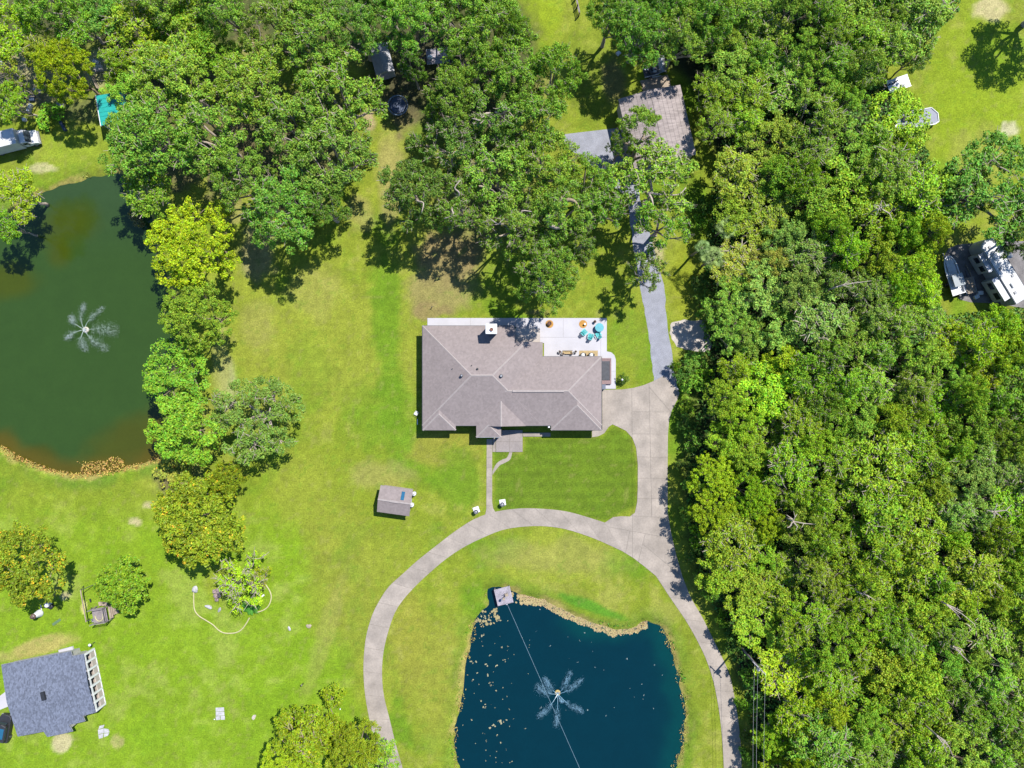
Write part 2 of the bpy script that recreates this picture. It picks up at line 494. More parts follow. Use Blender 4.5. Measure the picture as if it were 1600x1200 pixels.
# lawn beds with their own growth
lawn_sw = ((PX - 485) - (PY - 900) * 0.31 < 0) & (PY > 740) | ((PX < 430) & (PY > 700))
sw = sstep(30, -8, (PX - 482) - (PY - 890) * 0.31) * sstep(740, 860, PY)
C = lerp(C, (0.158, 0.24, 0.006), sw * 0.8)
C = lerp(C, (0.215, 0.245, 0.045), sw * sstep(0.5, 0.7, n_mid * 0.6 + n_sm * 0.4) * 0.7)
FRONT = [(771, 700), (815, 708), (820, 684), (940, 682), (958, 664), (985, 678), (996, 720), (996, 790), (945, 816), (850, 796), (772, 800)]
sf = poly_sd(X, Y, WP(FRONT))
C = lerp(C, G_deep, sstep(-0.4, 0.6, sf) * 0.9)
C = np.where((sf > 0)[..., None], C * (1 + 0.07 * np.sin(Y * 2 * math.pi / 1.7))[..., None], C)
# west of the house
blob(605, 510, 34, 190, G_vivid, 0.85); blob(480, 590, 45, 100, G_vivid, 0.6); blob(590, 640, 90, 70, G_vivid, 0.45)
blob(430, 560, 70, 130, G_dry, 0.4); blob(520, 540, 70, 120, G_dry, 0.5); blob(405, 510, 40, 60, G_straw, 0.35); blob(650, 520, 34, 120, G_dry, 0.75)
blob(700, 700, 70, 35, (0.24, 0.20, 0.035), 0.7); blob(590, 745, 60, 30, G_straw, 0.5); blob(530, 900, 70, 150, (0.22, 0.21, 0.03), 0.45); blob(470, 760, 60, 80, G_dry, 0.6)
blob(720, 760, 45, 70, G_vivid, 0.7); blob(620, 880, 60, 50, G_dry, 0.4); blob(640, 990, 40, 120, (0.23, 0.20, 0.03), 0.55); blob(505, 1000, 16, 120, G_straw, 0.3, 0.3)
blob(690, 1060, 60, 120, (0.22, 0.205, 0.03), 0.6); blob(870, 870, 130, 40, G_straw, 0.4); blob(900, 930, 110, 14, (0.22, 0.21, 0.04), 0.4, 0.35)
blob(930, 950, 80, 10, (0.07, 0.19, 0.01), 0.9, 0.36); blob(1085, 1080, 22, 150, (0.15, 0.175, 0.012), 0.6, -0.15)
blob(1066, 440, 24, 80, (0.20, 0.21, 0.012), 0.8); blob(985, 540, 30, 60, G_dry, 0.4)
blob(1090, 700, 30, 260, (0.09, 0.11, 0.02), 0.8)  # strip by the drive: shade of the wood edge painted into the ground colour
# leaf litter and bare soil beneath the oaks
blob(700, 400, 70, 55, G_litter, 0.95); blob(690, 450, 70, 50, (0.24, 0.18, 0.08), 0.8); blob(610, 270, 30, 90, G_straw, 0.8); blob(625, 150, 40, 70, (0.15, 0.11, 0.06), 0.9)
blob(560, 330, 30, 40, G_straw, 0.6); blob(390, 60, 34, 38, G_straw, 0.9); blob(575, 190, 16, 22, (0.36, 0.25, 0.17), 0.9); blob(360, 325, 30, 30, G_straw, 0.7)
blob(400, 400, 40, 60, (0.25, 0.20, 0.11), 0.8); blob(680, 70, 60, 50, (0.12, 0.09, 0.05), 0.9); blob(800, 420, 60, 60, G_vivid, 0.5); blob(830, 130, 40, 40, G_straw, 0.5)
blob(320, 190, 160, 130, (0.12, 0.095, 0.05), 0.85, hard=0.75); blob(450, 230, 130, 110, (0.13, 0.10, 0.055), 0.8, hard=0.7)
blob(845, 15, 45, 60, (0.20, 0.235, 0.01), 1.0); blob(930, 130, 60, 100, (0.13, 0.155, 0.012), 0.8); blob(960, 130, 25, 50, (0.16, 0.12, 0.06), 0.7)
blob(1025, 395, 16, 34, (0.38, 0.30, 0.19), 0.9); blob(760, 300, 120, 110, (0.14, 0.115, 0.06), 0.6)
# far lots
blob(1530, 180, 110, 200, (0.19, 0.235, 0.008), 0.9); blob(1560, 90, 70, 60, G_vivid, 0.5); blob(1530, 250, 60, 70, (0.25, 0.23, 0.05), 0.6)
blob(1550, 15, 34, 20, (0.42, 0.33, 0.2), 0.9); blob(1582, 202, 18, 16, (0.42, 0.36, 0.26), 0.9); blob(1470, 290, 26, 50, G_vivid, 0.6)
blob(110, 230, 70, 40, (0.21, 0.25, 0.02), 0.8); blob(70, 262, 18, 9, (0.42, 0.35, 0.22), 0.8); blob(40, 130, 90, 60, (0.27, 0.21, 0.14), 0.85); blob(150, 110, 20, 40, (0.4, 0.33, 0.24), 0.7)
blob(130, 170, 60, 30, (0.08, 0.08, 0.04), 0.7); blob(215, 40, 60, 60, (0.14, 0.13, 0.08), 0.7)
blob(105, 930, 16, 11, (0.36, 0.29, 0.18), 0.95); blob(100, 935, 5, 4, (0.5, 0.42, 0.26), 0.9); blob(131, 948, 4, 12, (0.55, 0.45, 0.2), 0.9); blob(85, 925, 8, 30, (0.3, 0.22, 0.1), 0.6, 0.5)
blob(60, 1012, 70, 16, (0.34, 0.26, 0.1), 0.85, -0.25); blob(95, 1160, 18, 14, (0.42, 0.34, 0.22), 0.95); blob(230, 790, 14, 8, (0.42, 0.32, 0.22), 0.8); blob(210, 816, 12, 8, (0.42, 0.32, 0.22), 0.8)
blob(345, 915, 42, 40, (0.20, 0.20, 0.02), 0.6); blob(262, 750, 35, 35, (0.13, 0.10, 0.05), 0.9); blob(295, 735, 30, 40, (0.22, 0.18, 0.08), 0.6); blob(355, 600, 18, 60, (0.3, 0.27, 0.15), 0.7); blob(345, 560, 18, 120, (0.27, 0.25, 0.08), 0.7)
blob(590, 1050, 7, 90, (0.28, 0.22, 0.06), 0.4); blob(490, 460, 50, 60, G_straw, 0.3); blob(675, 485, 22, 14, G_litter, 0.7); blob(840, 488, 30, 6, G_litter, 0.6); blob(180, 1158, 10, 12, (0.34, 0.26, 0.13), 0.7)
# wood floor
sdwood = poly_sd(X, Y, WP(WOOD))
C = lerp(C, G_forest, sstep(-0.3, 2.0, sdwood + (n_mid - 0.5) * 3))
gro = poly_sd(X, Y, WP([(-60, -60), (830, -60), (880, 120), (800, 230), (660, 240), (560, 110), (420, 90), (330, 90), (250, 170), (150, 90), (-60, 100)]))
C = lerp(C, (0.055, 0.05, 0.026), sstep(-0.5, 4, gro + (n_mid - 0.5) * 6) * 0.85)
# banks
bank = -(sdm + wob)
C = lerp(C, (0.09, 0.16, 0.012), sstep(3.2, 1.2, bank) * sstep(-0.1, 0.5, bank) * np.where(sd_w > sd_e, 0.7, 0.45) * sstep(0.3, 0.6, n_mid))
C = lerp(C, (0.30, 0.23, 0.075), sstep(1.1, 0.4, bank + (n_sm - 0.5) * 1.2) * 0.9 * sstep(.36, .56, fbm(X, Y, 3.5, 141)))
C = lerp(C, (0.10, 0.07, 0.03), sstep(0.1, -0.4, bank))
n_xs = fbm(X, Y, 0.75, 201, 2)
C = lerp(C, (0.085, 0.15, 0.010), sstep(.70, .78, n_xs) * .35 * (sdwood < -1))
C = lerp(C, (0.29, 0.25, 0.085), sstep(.30, .22, n_xs) * .25 * (sdwood < -1))
C *= (0.84 + 0.32 * n_sm)[..., None] * (0.86 + 0.28 * n_xs)[..., None]
C = (C * np.array((0.97, 1.07, 0.85)) + np.array((0, 0, 0.005))) * 0.625
far = np.maximum(sstep(82, 100, np.abs(X)), sstep(62, 80, np.abs(Y)))      # beyond the surveyed lots: plain pasture
C = lerp(C, (0.105, 0.125, 0.014), far)
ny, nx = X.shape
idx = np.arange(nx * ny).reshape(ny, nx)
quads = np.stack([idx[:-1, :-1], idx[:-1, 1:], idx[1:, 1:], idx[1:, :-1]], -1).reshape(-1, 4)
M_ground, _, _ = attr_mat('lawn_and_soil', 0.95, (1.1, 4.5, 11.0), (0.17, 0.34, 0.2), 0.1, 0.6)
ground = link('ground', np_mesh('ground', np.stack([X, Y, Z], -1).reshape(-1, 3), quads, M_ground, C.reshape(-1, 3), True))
props(ground, kind='structure')

# ------------------------------------------------------------------ water
def water_mat(name):
    m, nt, p = attr_mat(name, 0.12, (0.35, 3.0), (0.05, 0.05), 0.5, 0.0)
    N, L = nt.nodes, nt.links
    geo = N.new('ShaderNodeNewGeometry')
    n = N.new('ShaderNodeTexNoise'); n.inputs['Scale'].default_value = 2.2; n.inputs['Detail'].default_value = 4
    L.new(geo.outputs['Position'], n.inputs['Vector'])
    b = N.new('ShaderNodeBump'); b.inputs['Strength'].default_value = 0.12; b.inputs['Distance'].default_value = 0.05
    L.new(n.outputs[0], b.inputs['Height']); L.new(b.outputs[0], p.inputs['Normal'])
    p.inputs['IOR'].default_value = 1.33
    return m
M_water = water_mat('pond_water')
def water(poly, fn):
    P = np.array(poly)
    xs = np.arange(P[:, 0].min() - 2.5, P[:, 0].max() + 2.5, 0.4); ys = np.arange(P[:, 1].min() - 2.5, P[:, 1].max() + 2.5, 0.4)
    x, y = np.meshgrid(xs, ys)
    d = poly_sd(x, y, poly)
    c = fn(x, y, x * 10 + 800, 600 - y * 10, d)
    idx = np.arange(x.size).reshape(x.shape)
    q = np.stack([idx[:-1, :-1], idx[:-1, 1:], idx[1:, 1:], idx[1:, :-1]], -1).reshape(-1, 4)
    keep = (d > -2.2).ravel()[q].all(1)
    q = q[keep]
    used, inv = np.unique(q, return_inverse=True)
    V = np.stack([x, y, np.full_like(x, -0.45)], -1).reshape(-1, 3)[used]
    o = link('pond_water', np_mesh('pond_water', V, inv.reshape(-1, 4), M_water, c.reshape(-1, 3)[used]))
    return props(o, kind='structure')
def col_e(x, y, px, py, d):
    c = np.zeros(x.shape + (3,)) + np.array((0.0002, 0.0125, 0.0190))
    shore = sstep(3.5, 0.2, d + (fbm(x, y, 3, 3) - 0.5) * 3)
    teal = np.maximum(sstep(20, 120, px - 960), sstep(40, 0, np.hypot((px - 930) / 2.2, py - 985)))
    c = lerp(c, (0.0005, 0.036, 0.030), shore * teal)
    c = lerp(c, (0.0003, 0.017, 0.020), sstep(7, 1, d) * teal * 0.8)
    return c
def col_w(x, y, px, py, d):
    n = fbm(x, y, 6, 9)
    c = np.zeros(x.shape + (3,)) + np.array((0.0165, 0.036, 0.0062))
    c = lerp(c, (0.017, 0.035, 0.012), sstep(420, 280, py) * 0.8)
    def bl(cx, cy, rx, ry, col, s, rot=0.0):
        nonlocal c
        dx, dy = px - cx, py - cy
        cs, sn = math.cos(rot), math.sin(rot)
        q = np.hypot((dx * cs + dy * sn) / rx, (-dx * sn + dy * cs) / ry) + (n - 0.5) * 0.9
        c = lerp(c, col, sstep(1.25, 0.35, q) * s)
    ol = (0.026, 0.036, 0.0016)
    bl(105, 350, 60, 38, ol, 0.75, -0.35); bl(90, 395, 22, 26, ol, 0.8); bl(10, 440, 55, 35, ol, 0.95)
    bl(200, 700, 75, 45, (0.032, 0.034, 0.002), 0.75, -0.5); bl(60, 712, 26, 20, (0.028, 0.03, 0.002), 0.8); bl(0, 692, 26, 24, (0.036, 0.034, 0.003), 0.8)
    c = lerp(c, (0.045, 0.036, 0.003), sstep(3.2, 0.3, d + (n - 0.5) * 2) * sstep(620, 690, py) * 0.9)
    return c
water(pond_e, col_e)
water(pond_w, col_w)

# ------------------------------------------------------------------ paving
def clip(poly, a, b, c):
    """keep the part of poly with a*x + b*y + c >= 0"""
    out = []
    for i in range(len(poly)):
        p, q = poly[i], poly[(i + 1) % len(poly)]
        dp, dq = a * p[0] + b * p[1] + c, a * q[0] + b * q[1] + c
        if dp >= 0: out.append(p)
        if (dp >= 0) != (dq >= 0):
            t = dp / (dp - dq)
            out.append((p[0] + (q[0] - p[0]) * t, p[1] + (q[1] - p[1]) * t))
    return out
def area(p):
    return abs(sum(p[i][0] * p[(i + 1) % len(p)][1] - p[(i + 1) % len(p)][0] * p[i][1] for i in range(len(p)))) / 2
def split(polys, p, q, gap=0.025, cond=None):
    (x0, y0), (x1, y1) = p, q
    a, b = y0 - y1, x1 - x0
    l = math.hypot(a, b); a /= l; b /= l
    c = -(a * x0 + b * y0)
    out = []
    for po in polys:
        cx, cy = sum(v[0] for v in po) / len(po), sum(v[1] for v in po) / len(po)
        if cond and not cond(cx, cy):
            out.append(po); continue
        for sgn in (1, -1):
            r = clip(po, a * sgn, b * sgn, c * sgn - gap)
            if len(r) >= 3 and area(r) > 0.05: out.append(r)
    return out

drive_out = smooth_line([(604, 1230), (600, 1200), (587, 1165), (577, 1122), (570.5, 1085), (568, 1050), (569, 1020), (573, 990), (582, 960), (592, 940), (607, 917), (630, 896), (652, 876),
                         (681, 853), (711, 830), (741, 811), (772, 800), (810, 794.5), (850, 795), (885, 799), (915, 807), (945, 816.5)], 3)
drive_in = smooth_line([(636, 1230), (629, 1200), (619, 1165), (608, 1120), (600, 1088), (597, 1058), (598, 1028), (603, 1000), (613, 967), (624, 945), (645, 920), (670, 896), (700, 871),
                        (728, 853), (757, 839), (785, 828), (815, 823), (850, 822), (885, 827), (925, 840), (955, 853), (972, 861)], 3)
east_out = smooth_line([(1066, 900), (1080, 935), (1096, 962), (1115, 1000), (1132, 1035), (1142, 1062), (1151, 1110), (1157, 1160), (1160, 1240)], 4)
east_in = smooth_line([(1025, 900), (1050, 938), (1075, 975), (1098, 1018), (1112, 1055), (1120, 1090), (1126, 1130), (1130, 1180), (1132, 1240)], 4)
CENTRE = [(945, 816.5), (958, 808), (970, 806.5), (984, 807), (992, 801), (995.5, 785), (996.5, 760), (996.5, 725), (994, 700), (988, 684), (978, 673), (966, 667), (957, 663), (951, 667), (944, 677),
          (935, 681.5), (925, 683), (925, 673), (941, 672), (941, 609), (972, 608.5), (990, 606), (1005, 602), (1022, 595), (1037, 587), (1062, 613.5), (1058, 625), (1050, 640), (1045.5, 655), (1043.5, 680), (1043, 740),
          (1043, 800), (1048, 830), (1056, 865), (1066, 900), (1025, 900), (1008, 886), (990, 872), (972, 861)]
slabs = []
def ribbon(A, B, step):
    A, B = WP(A), WP(B)
    def resample(P):
        P = np.array(P); d = np.r_[0, np.cumsum(np.hypot(*np.diff(P, axis=0).T))]
        return P, d / d[-1], d[-1]
    PA, ta, la = resample(A); PB, tb, lb = resample(B)
    n = max(1, round((la + lb) / 2 / step))
    g = 0.018 / ((la + lb) / 2)
    f = lambda P, t, u: (np.interp(u, t, P[:, 0]), np.interp(u, t, P[:, 1]))
    for i in range(n):
        us = np.linspace(i / n + g, (i + 1) / n - g, 4)
        slabs.append([f(PA, ta, u) for u in us] + [f(PB, tb, u) for u in us[::-1]])
ribbon(drive_out, drive_in, 3.7)
ribbon(east_out, east_in, 3.9)
cp = [WP(CENTRE)]
ln = lambda *a: [W(*p) for p in a]
cp = split(cp, *ln((987, 590), (987.5, 690)))
for yy in (643, 677, 713, 746, 778):
    cp = split(cp, *ln((900, yy), (1100, yy + (2 if yy > 650 else 1))), cond=lambda x, y: x * 10 + 800 > 987)
cp = split(cp, *ln((900, 643), (1100, 644)), cond=lambda x, y: x * 10 + 800 < 987 and 600 - y * 10 < 690)
cp = split(cp, *ln((985, 806), (1048, 809)))
cp = split(cp, *ln((950, 823), (1048, 841)))
cp = split(cp, *ln((1014, 600), (1018, 800)), cond=lambda x, y: 600 - y * 10 < 806)
cp = split(cp, *ln((1015, 606), (1046, 641)), cond=lambda x, y: 600 - y * 10 < 643 and x * 10 + 800 > 1014)
cp = split(cp, *ln((984, 830), (980, 850)), cond=lambda x, y: 600 - y * 10 > 828)
cp = split(cp, *ln((1008, 834), (1004, 850)), cond=lambda x, y: 600 - y * 10 > 828)
cp = split(cp, *ln((1004, 850), (1040, 880)), cond=lambda x, y: 600 - y * 10 > 828 and x * 10 + 800 > 1004)
slabs += cp
base = MB()
allp = [WP(drive_out + drive_in[::-1]), WP(east_out + east_in[::-1]), WP(CENTRE)]
for k, p in enumerate(allp): base.prism(p, -0.15, 0.022 + 0.003 * k)
drive = props(base.build('driveway', M_joint), kind='structure')
rng = random.Random(4)
for p in slabs:
    b = MB(); b.prism(p, -0.05, 0.05 + rng.uniform(-0.004, 0.006))
    b.build('slab', M_concrete, drive)

def sheet(name, px, mat, z0, z1, kind='structure', cuts=(), joint=M_joint, gap=0.02, piece='slab'):
    P = WP(px)
    if not cuts:
        b = MB(); b.prism(P, z0, z1)
        return props(b.build(name, mat), kind=kind)
    b = MB(); b.prism(P, z0, z1 - 0.025)
    o = props(b.build(name, joint), kind=kind)
    ps = [P]
    for c in cuts: ps = split(ps, W(*c[0]), W(*c[1]), gap, *(c[2:] if len(c) > 2 else ()))
    for p in ps:
        m = MB(); m.prism(p, z0 + 0.01, z1 + rng.uniform(-0.004, 0.004)); m.build(piece, mat, o)
    return o
patio_px = [(668, 497), (948, 497), (948, 549), (955, 550.5), (960, 555), (962, 562), (962, 607.5), (938, 607.5), (938, 560), (850, 560), (850, 536), (806, 536), (806, 511), (668, 511)]
sheet('patio', patio_px, M_white_slab, -0.1, 0.09, cuts=[((0, 527), (1600, 527)), ((806, 400), (806, 700)), ((735, 400), (735, 700)), ((880, 400), (880, 527), lambda x, y: y > 7.4), ((938.5, 550), (938.5, 610)), ((0, 580), (1600, 580))], gap=0.012)
sheet('front_walk', [(760.5, 686), (769, 686), (769, 785), (770.5, 794), (774, 800), (758, 805), (760, 795)], M_concrete, -0.1, 0.045, cuts=[((700, y), (900, y)) for y in (700, 715, 730, 745, 760, 775, 790)])
sheet('porch_pad', [(775, 672), (816.5, 672), (816.5, 706), (775, 706)], M_concrete2, -0.1, 0.12, cuts=[((796, 600), (796, 800)), ((700, 690), (900, 690))])
sheet('porch_strip', [(817.2, 676), (860, 676), (860, 682), (817.2, 682)], M_concrete, -0.1, 0.10)
walk = smooth_line([(769.5, 736), (776, 724), (785, 718), (792, 715), (796, 706.5)], 4), smooth_line([(769.5, 742), (780, 728), (787, 724), (797, 718), (800.5, 706.5)], 4)
sheet('curved_path', walk[0] + walk[1][::-1], M_concrete, -0.1, 0.04)
sheet('side_walk', [(769.5, 684), (774.4, 684), (774.4, 706), (769.5, 706)], M_concrete, -0.1, 0.06)

gl = smooth_line([(1022, 596), (1018, 560), (1013, 520), (1008, 490), (1001, 450), (992, 400), (985, 350), (978, 310), (950, 285), (915, 250), (883, 228), (880, 210)], 4)
gr = smooth_line([(1060, 610), (1052, 570), (1047, 535), (1041, 490), (1037, 445), (1024, 395), (1010, 345), (1000, 310), (996, 285), (988, 250), (976, 222), (965, 200)], 4)
rj = random.Random(8)
gl = [(x + rj.uniform(-1, 1), y) for x, y in gl]; gr = [(x + rj.uniform(-1.2, 1.2), y) for x, y in gr]
sheet('gravel_track', gl + gr[::-1], M_gravel, -0.2, 0.012)
sand_pts = smooth_poly([(1050, 505), (1068, 500), (1086, 502), (1100, 503), (1112, 540), (1100, 550), (1070, 546), (1055, 538), (1047, 520)], 4)
sheet('sand_patch', [(x + rj.uniform(-1, 1), y + rj.uniform(-1, 1)) for x, y in sand_pts], M_sand, -0.2, 0.008)
sheet('dirt_yard', [(x + rj.uniform(-.5, .5), y) for x, y in smooth_poly([(1482, 388), (1540, 380), (1640, 385), (1640, 480), (1560, 474), (1500, 468), (1476, 430)], 3)], M_dirt, -0.2, 0.01)

# ------------------------------------------------------------------ trees
def unit(v):
    return v / (np.linalg.norm(v, axis=-1, keepdims=True) + 1e-9)

def leaf_cards(pos, nrm, size, rng, aspect=0.62):
    n = len(pos)
    t = unit(np.cross(nrm, rng.normal(size=(n, 3))))
    b = unit(np.cross(nrm, t))
    s = size[:, None]
    bend = nrm * s * 0.16
    V = np.stack([pos + t * s * .55 - bend, pos + b * s * .5 * aspect, pos - t * s * .55 - bend, pos - b * s * .5 * aspect], 1).reshape(-1, 3)
    Q = np.arange(4 * n).reshape(n, 4)
    return V, Q

def tree_proto(kind, R, Ht, base, nl, lobe, cr, leaf, nlf, dens, flat, seed, cone=False, bare=0.0, trunk_r=0.3, lean=0.0, twigs=0.0, spread=0.74, clumpvar=0.35, vis=1.0):
    rng = np.random.default_rng(seed)
    rr = random.Random(seed)
    lobes = []
    tries = 0
    while len(lobes) < nl and tries < 4000:
        tries += 1
        a = rng.uniform(0, 2 * math.pi); d = math.sqrt(rng.uniform(0, 1)) * spread * R
        rl = rng.uniform(*lobe) * R
        if cone:
            u = rng.uniform(0, 1) ** 0.8
            d = R * (0.92 - 0.85 * u) * rng.uniform(0.4, 0.95)
            rl = R * lobe[1] * (1.1 - 0.75 * u)
            z = base + (Ht - base) * (0.12 + 0.85 * u) - rl * 0.4
        else:
            z = base + (Ht - base - rl * flat) * (1 - 0.8 * (d / R) ** 2) + rng.normal() * 0.045 * Ht
        c = np.array([d * math.cos(a), d * math.sin(a), z])
        lim = 0.95 if not cone else 0.6
        if all(np.hypot(*(c[:2] - q[0][:2])) > lim * 0.5 * (rl + q[1]) or (cone and abs(c[2] - q[0][2]) > rl) for q in lobes):
            lobes.append((c, rl))
    P, N_, S, Cc = [], [], [], []
    tips = []
    for c, rl in lobes:
        n = int(2 * math.pi * rl * rl * (0.6 + 0.4 * flat) / (math.pi * cr * cr) * dens)
        dirs = unit(rng.normal(size=(n, 3)) + np.array([0, 0, 0.45]))
        dirs[:, 2] = np.where(dirs[:, 2] < -0.35, -dirs[:, 2], dirs[:, 2])
        cen = c + dirs * rl * np.array([1, 1, flat]) * rng.uniform(0.68, 1.12, (n, 1))
        tips.append(cen[rng.permutation(n)[:7]])
        crs = cr * rng.uniform(1 - clumpvar, 1 + clumpvar, n)
        tone = rng.uniform(0, 1, n)
        for k in range(n):
            m = max(6, int(nlf * (crs[k] / cr) ** 2))
            d2 = unit(rng.normal(size=(m, 3)) + np.array([0, 0, 0.35]))
            rad = crs[k] * rng.uniform(0.35, 1.0, (m, 1)) ** 0.6
            P.append(cen[k] + d2 * rad * np.array([1, 1, 0.72]))
            N_.append(unit(d2 * 0.72 + np.array([0, 0, 0.36]) + rng.normal(size=(m, 3)) * 0.42))
            S.append(leaf * rng.uniform(0.65, 1.3, m))
            col = np.stack([np.clip(rng.uniform(0, 1, m) * 0.6 + tone[k] * 0.4, 0, 1), rng.uniform(0, 1, m), np.clip(rng.uniform(0, 1, m) * 0.55 + tone[k] * 0.45, 0, 1)], 1)
            Cc.append(col)
    P, N_, S, Cc = np.concatenate(P), np.concatenate(N_), np.concatenate(S), np.concatenate(Cc)
    V, Q = leaf_cards(P, N_, S, rng)
    crown = np_mesh(kind + '_crown', V, Q, M_leaf, np.repeat(Cc, 4, 0))
    tb = MB()
    zt = base * 0.55 if not cone else Ht * 0.9
    tb.tube([(0, 0, -0.4), (0.05, 0.02, 0.3), (rr.uniform(-.2, .2), rr.uniform(-.2, .2), zt * 0.6), (0, 0, zt)], [trunk_r * 1.5, trunk_r * 1.1, trunk_r, trunk_r * (0.8 if not cone else 0.2)], 8)
    order = list(range(len(lobes)))
    if not cone:
        mains = [max(order, key=lambda i: np.hypot(*lobes[i][0][:2]))]
        while len(mains) < min(5, len(order)):
            mains.append(max((i for i in order if i not in mains), key=lambda i: min(np.linalg.norm(lobes[i][0] - lobes[j][0]) for j in mains)))
        order = mains + [i for i in order if i not in mains]
    nodes = []
    for rank, li in enumerate(order):
        (c, rl), tp = lobes[li], tips[li]
        e = Vector(c) + Vector((0, 0, rl * 0.1))
        if cone: st, r0 = Vector((0, 0, c[2] - 0.3 * rl)), trunk_r * .4
        elif rank < 5: st, r0 = Vector((0, 0, zt * rr.uniform(.75, 1.0))), trunk_r * 0.58
        else:
            st, r0 = min(((q, w) for q, w in nodes), key=lambda k: (k[0] - e).length + (4 if k[0].z > e.z + .5 else 0))
            r0 *= .75
        dv = e - st
        perp = Vector((-dv.y, dv.x, 0)) * rr.uniform(-.28, .28)
        mid = st.lerp(e, .5) + perp + Vector((0, 0, rr.uniform(-.01, .07) * Ht))
        q1 = st.lerp(mid, .5) + perp * rr.uniform(-.6, .8)
        q3 = mid.lerp(e, .5) - perp * rr.uniform(-.3, .8)
        tb.tube([st, q1, mid, q3, e], [r0, r0 * .86, r0 * .72, r0 * .5, r0 * .28], 6)
        nodes += [(q1, r0 * .86), (mid, r0 * .72), (q3, r0 * .5)]
        for t in tp[:5 + int(3 * twigs)]:
            t = Vector(t)
            s = mid.lerp(e, rr.uniform(.3, 1.0))
            t2 = s.lerp(t, 1.0 + twigs * 0.22) + Vector((0, 0, twigs * 0.35))
            m2 = s.lerp(t2, .5) + Vector((rr.uniform(-.25, .25), rr.uniform(-.25, .25), rr.uniform(0, .3)))
            tb.tube([s, m2, t2], [r0 * .34, r0 * .24, max(0.03, r0 * .1)], 4, cap=False)
            if twigs > 0.3:
                for _ in range(2):
                    t3 = t2 + Vector((rr.uniform(-.8, .8), rr.uniform(-.8, .8), rr.uniform(-.1, .4)))
                    tb.tube([m2.lerp(t2, .6), t3], [0.05, 0.025], 3, cap=False)
    me = bpy.data.meshes.new(kind + '_trunk')
    me.from_pydata(tb.v, [], tb.f)
    me.materials.append(M_barkpale if twigs > 0.3 else M_bark)
    me.polygons.foreach_set('use_smooth', [True] * len(me.polygons))
    return dict(crown=crown, trunk=me, R=R, Ht=Ht, zv=base + (Ht - base) * 0.62)

PROTO = {}
PROTO['oak'] = [tree_proto('oak', 7, 14, 6.0, 14, (.2, .36), .66, .32, 46, 1.2, .62, s, trunk_r=.5, twigs=.5, spread=.8) for s in (1, 2, 3, 4)]
PROTO['thinoak'] = [tree_proto('open_oak', 6, 12.5, 6.5, 12, (.22, .34), .66, .37, 38, 1.25, .55, s, trunk_r=.42, twigs=1.0, spread=.85) for s in (11, 12)]
PROTO['airyoak'] = [tree_proto('airy_oak', 7, 14, 6.5, 15, (.18, .30), .64, .32, 46, 1.2, .55, s, trunk_r=.5, twigs=.9, spread=.9) for s in (15, 16, 17)]
PROTO['broad'] = [tree_proto('broadleaf', 4.2, 10.5, 4.2, 10, (.22, .42), .55, .27, 46, 1.25, .8, s, trunk_r=.2, twigs=t) for s, t in ((21, 0), (22, .4), (23, 0), (24, .4))]
PROTO['fine'] = [tree_proto('fine', 4.2, 10.5, 4.5, 12, (.20, .36), .46, .23, 44, 1.3, .75, s, trunk_r=.2, twigs=t) for s, t in ((31, .45), (32, .2), (33, .35))]
PROTO['feather'] = [tree_proto('feathery', 8, 11.5, 4.0, 34, (.11, .20), .50, .27, 40, 1.3, .6, s, trunk_r=.3) for s in (41, 42)]
PROTO['big'] = [tree_proto('bigleaf', 8, 9.5, 2.8, 30, (.13, .24), .62, .36, 36, 1.35, .8, s, trunk_r=.25) for s in (51, 52)]
PROTO['round'] = [tree_proto('round', 4, 7, 1.5, 10, (.32, .46), .5, .34, 30, 1.3, .8, s, trunk_r=.2) for s in (61,)]
PROTO['cone'] = [tree_proto('cypress', 8, 12, 1.5, 60, (.10, .19), .55, .30, 36, 1.25, .5, s, cone=True, trunk_r=.28) for s in (71,)]
PROTO['sparse'] = [tree_proto('sparse', 4.5, 7.5, 3.0, 10, (.22, .34), .45, .25, 22, .9, .55, s, trunk_r=.22, twigs=1.2, spread=.9) for s in (81,)]
PROTO['shrub'] = [tree_proto('shrub', 1.6, 1.9, 0.4, 6, (.35, .5), .36, .26, 20, 1.3, .8, s, trunk_r=.05) for s in (91, 92)]

# tints (linear albedo); alpha = share of turning leaves
T = dict(oak=(.150, .262, .036, .0), oakl=(.175, .285, .034, .0), oakd=(.120, .215, .034, .0), grey=(.185, .285, .056, .0), yg=(.180, .285, .018, .02), gold=(.245, .315, .010, .02),
         lime=(.215, .320, .014, .02), green=(.140, .250, .020, .0), olive=(.20, .26, .026, .03), maple=(.165, .225, .016, .12), cyp=(.25, .33, .014, .04), rust=(.235, .265, .04, .08), dk=(.075, .140, .026, 0))

n_trees = 0
def tree(kind, px, py, rpx, tint, label, group=None, hs=1.0, name=None, var=None, zvis=None, rz=None, cat='tree'):
    """crown seen round (px, py) with a radius of rpx survey pixels"""
    global n_trees
    n_trees += 1
    r = random.Random(n_trees * 7919)
    P = PROTO[kind][(var if var is not None else r.randrange(100)) % len(PROTO[kind])]
    zs = hs * P['zv']
    R = rpx * 0.1 * (H - zs) / H
    s = R / (P['R'] * 0.94)
    x, y = W(px, py, zs)
    t = T[tint] if isinstance(tint, str) else tint
    j = [max(0.001, c * k * r.uniform(.9, 1.1)) for c, k in zip(t[:3], (.94, 1.0, .72))]
    o = thing(name or 'tree', label, cat, (x, y, 0), r.uniform(0, 6.28) if rz is None else rz, group)
    o.scale = (s, s, hs)
    a = link('trunk', P['trunk'], o)
    b = link('crown', P['crown'], o)
    b.color = (*j, t[3])
    return o

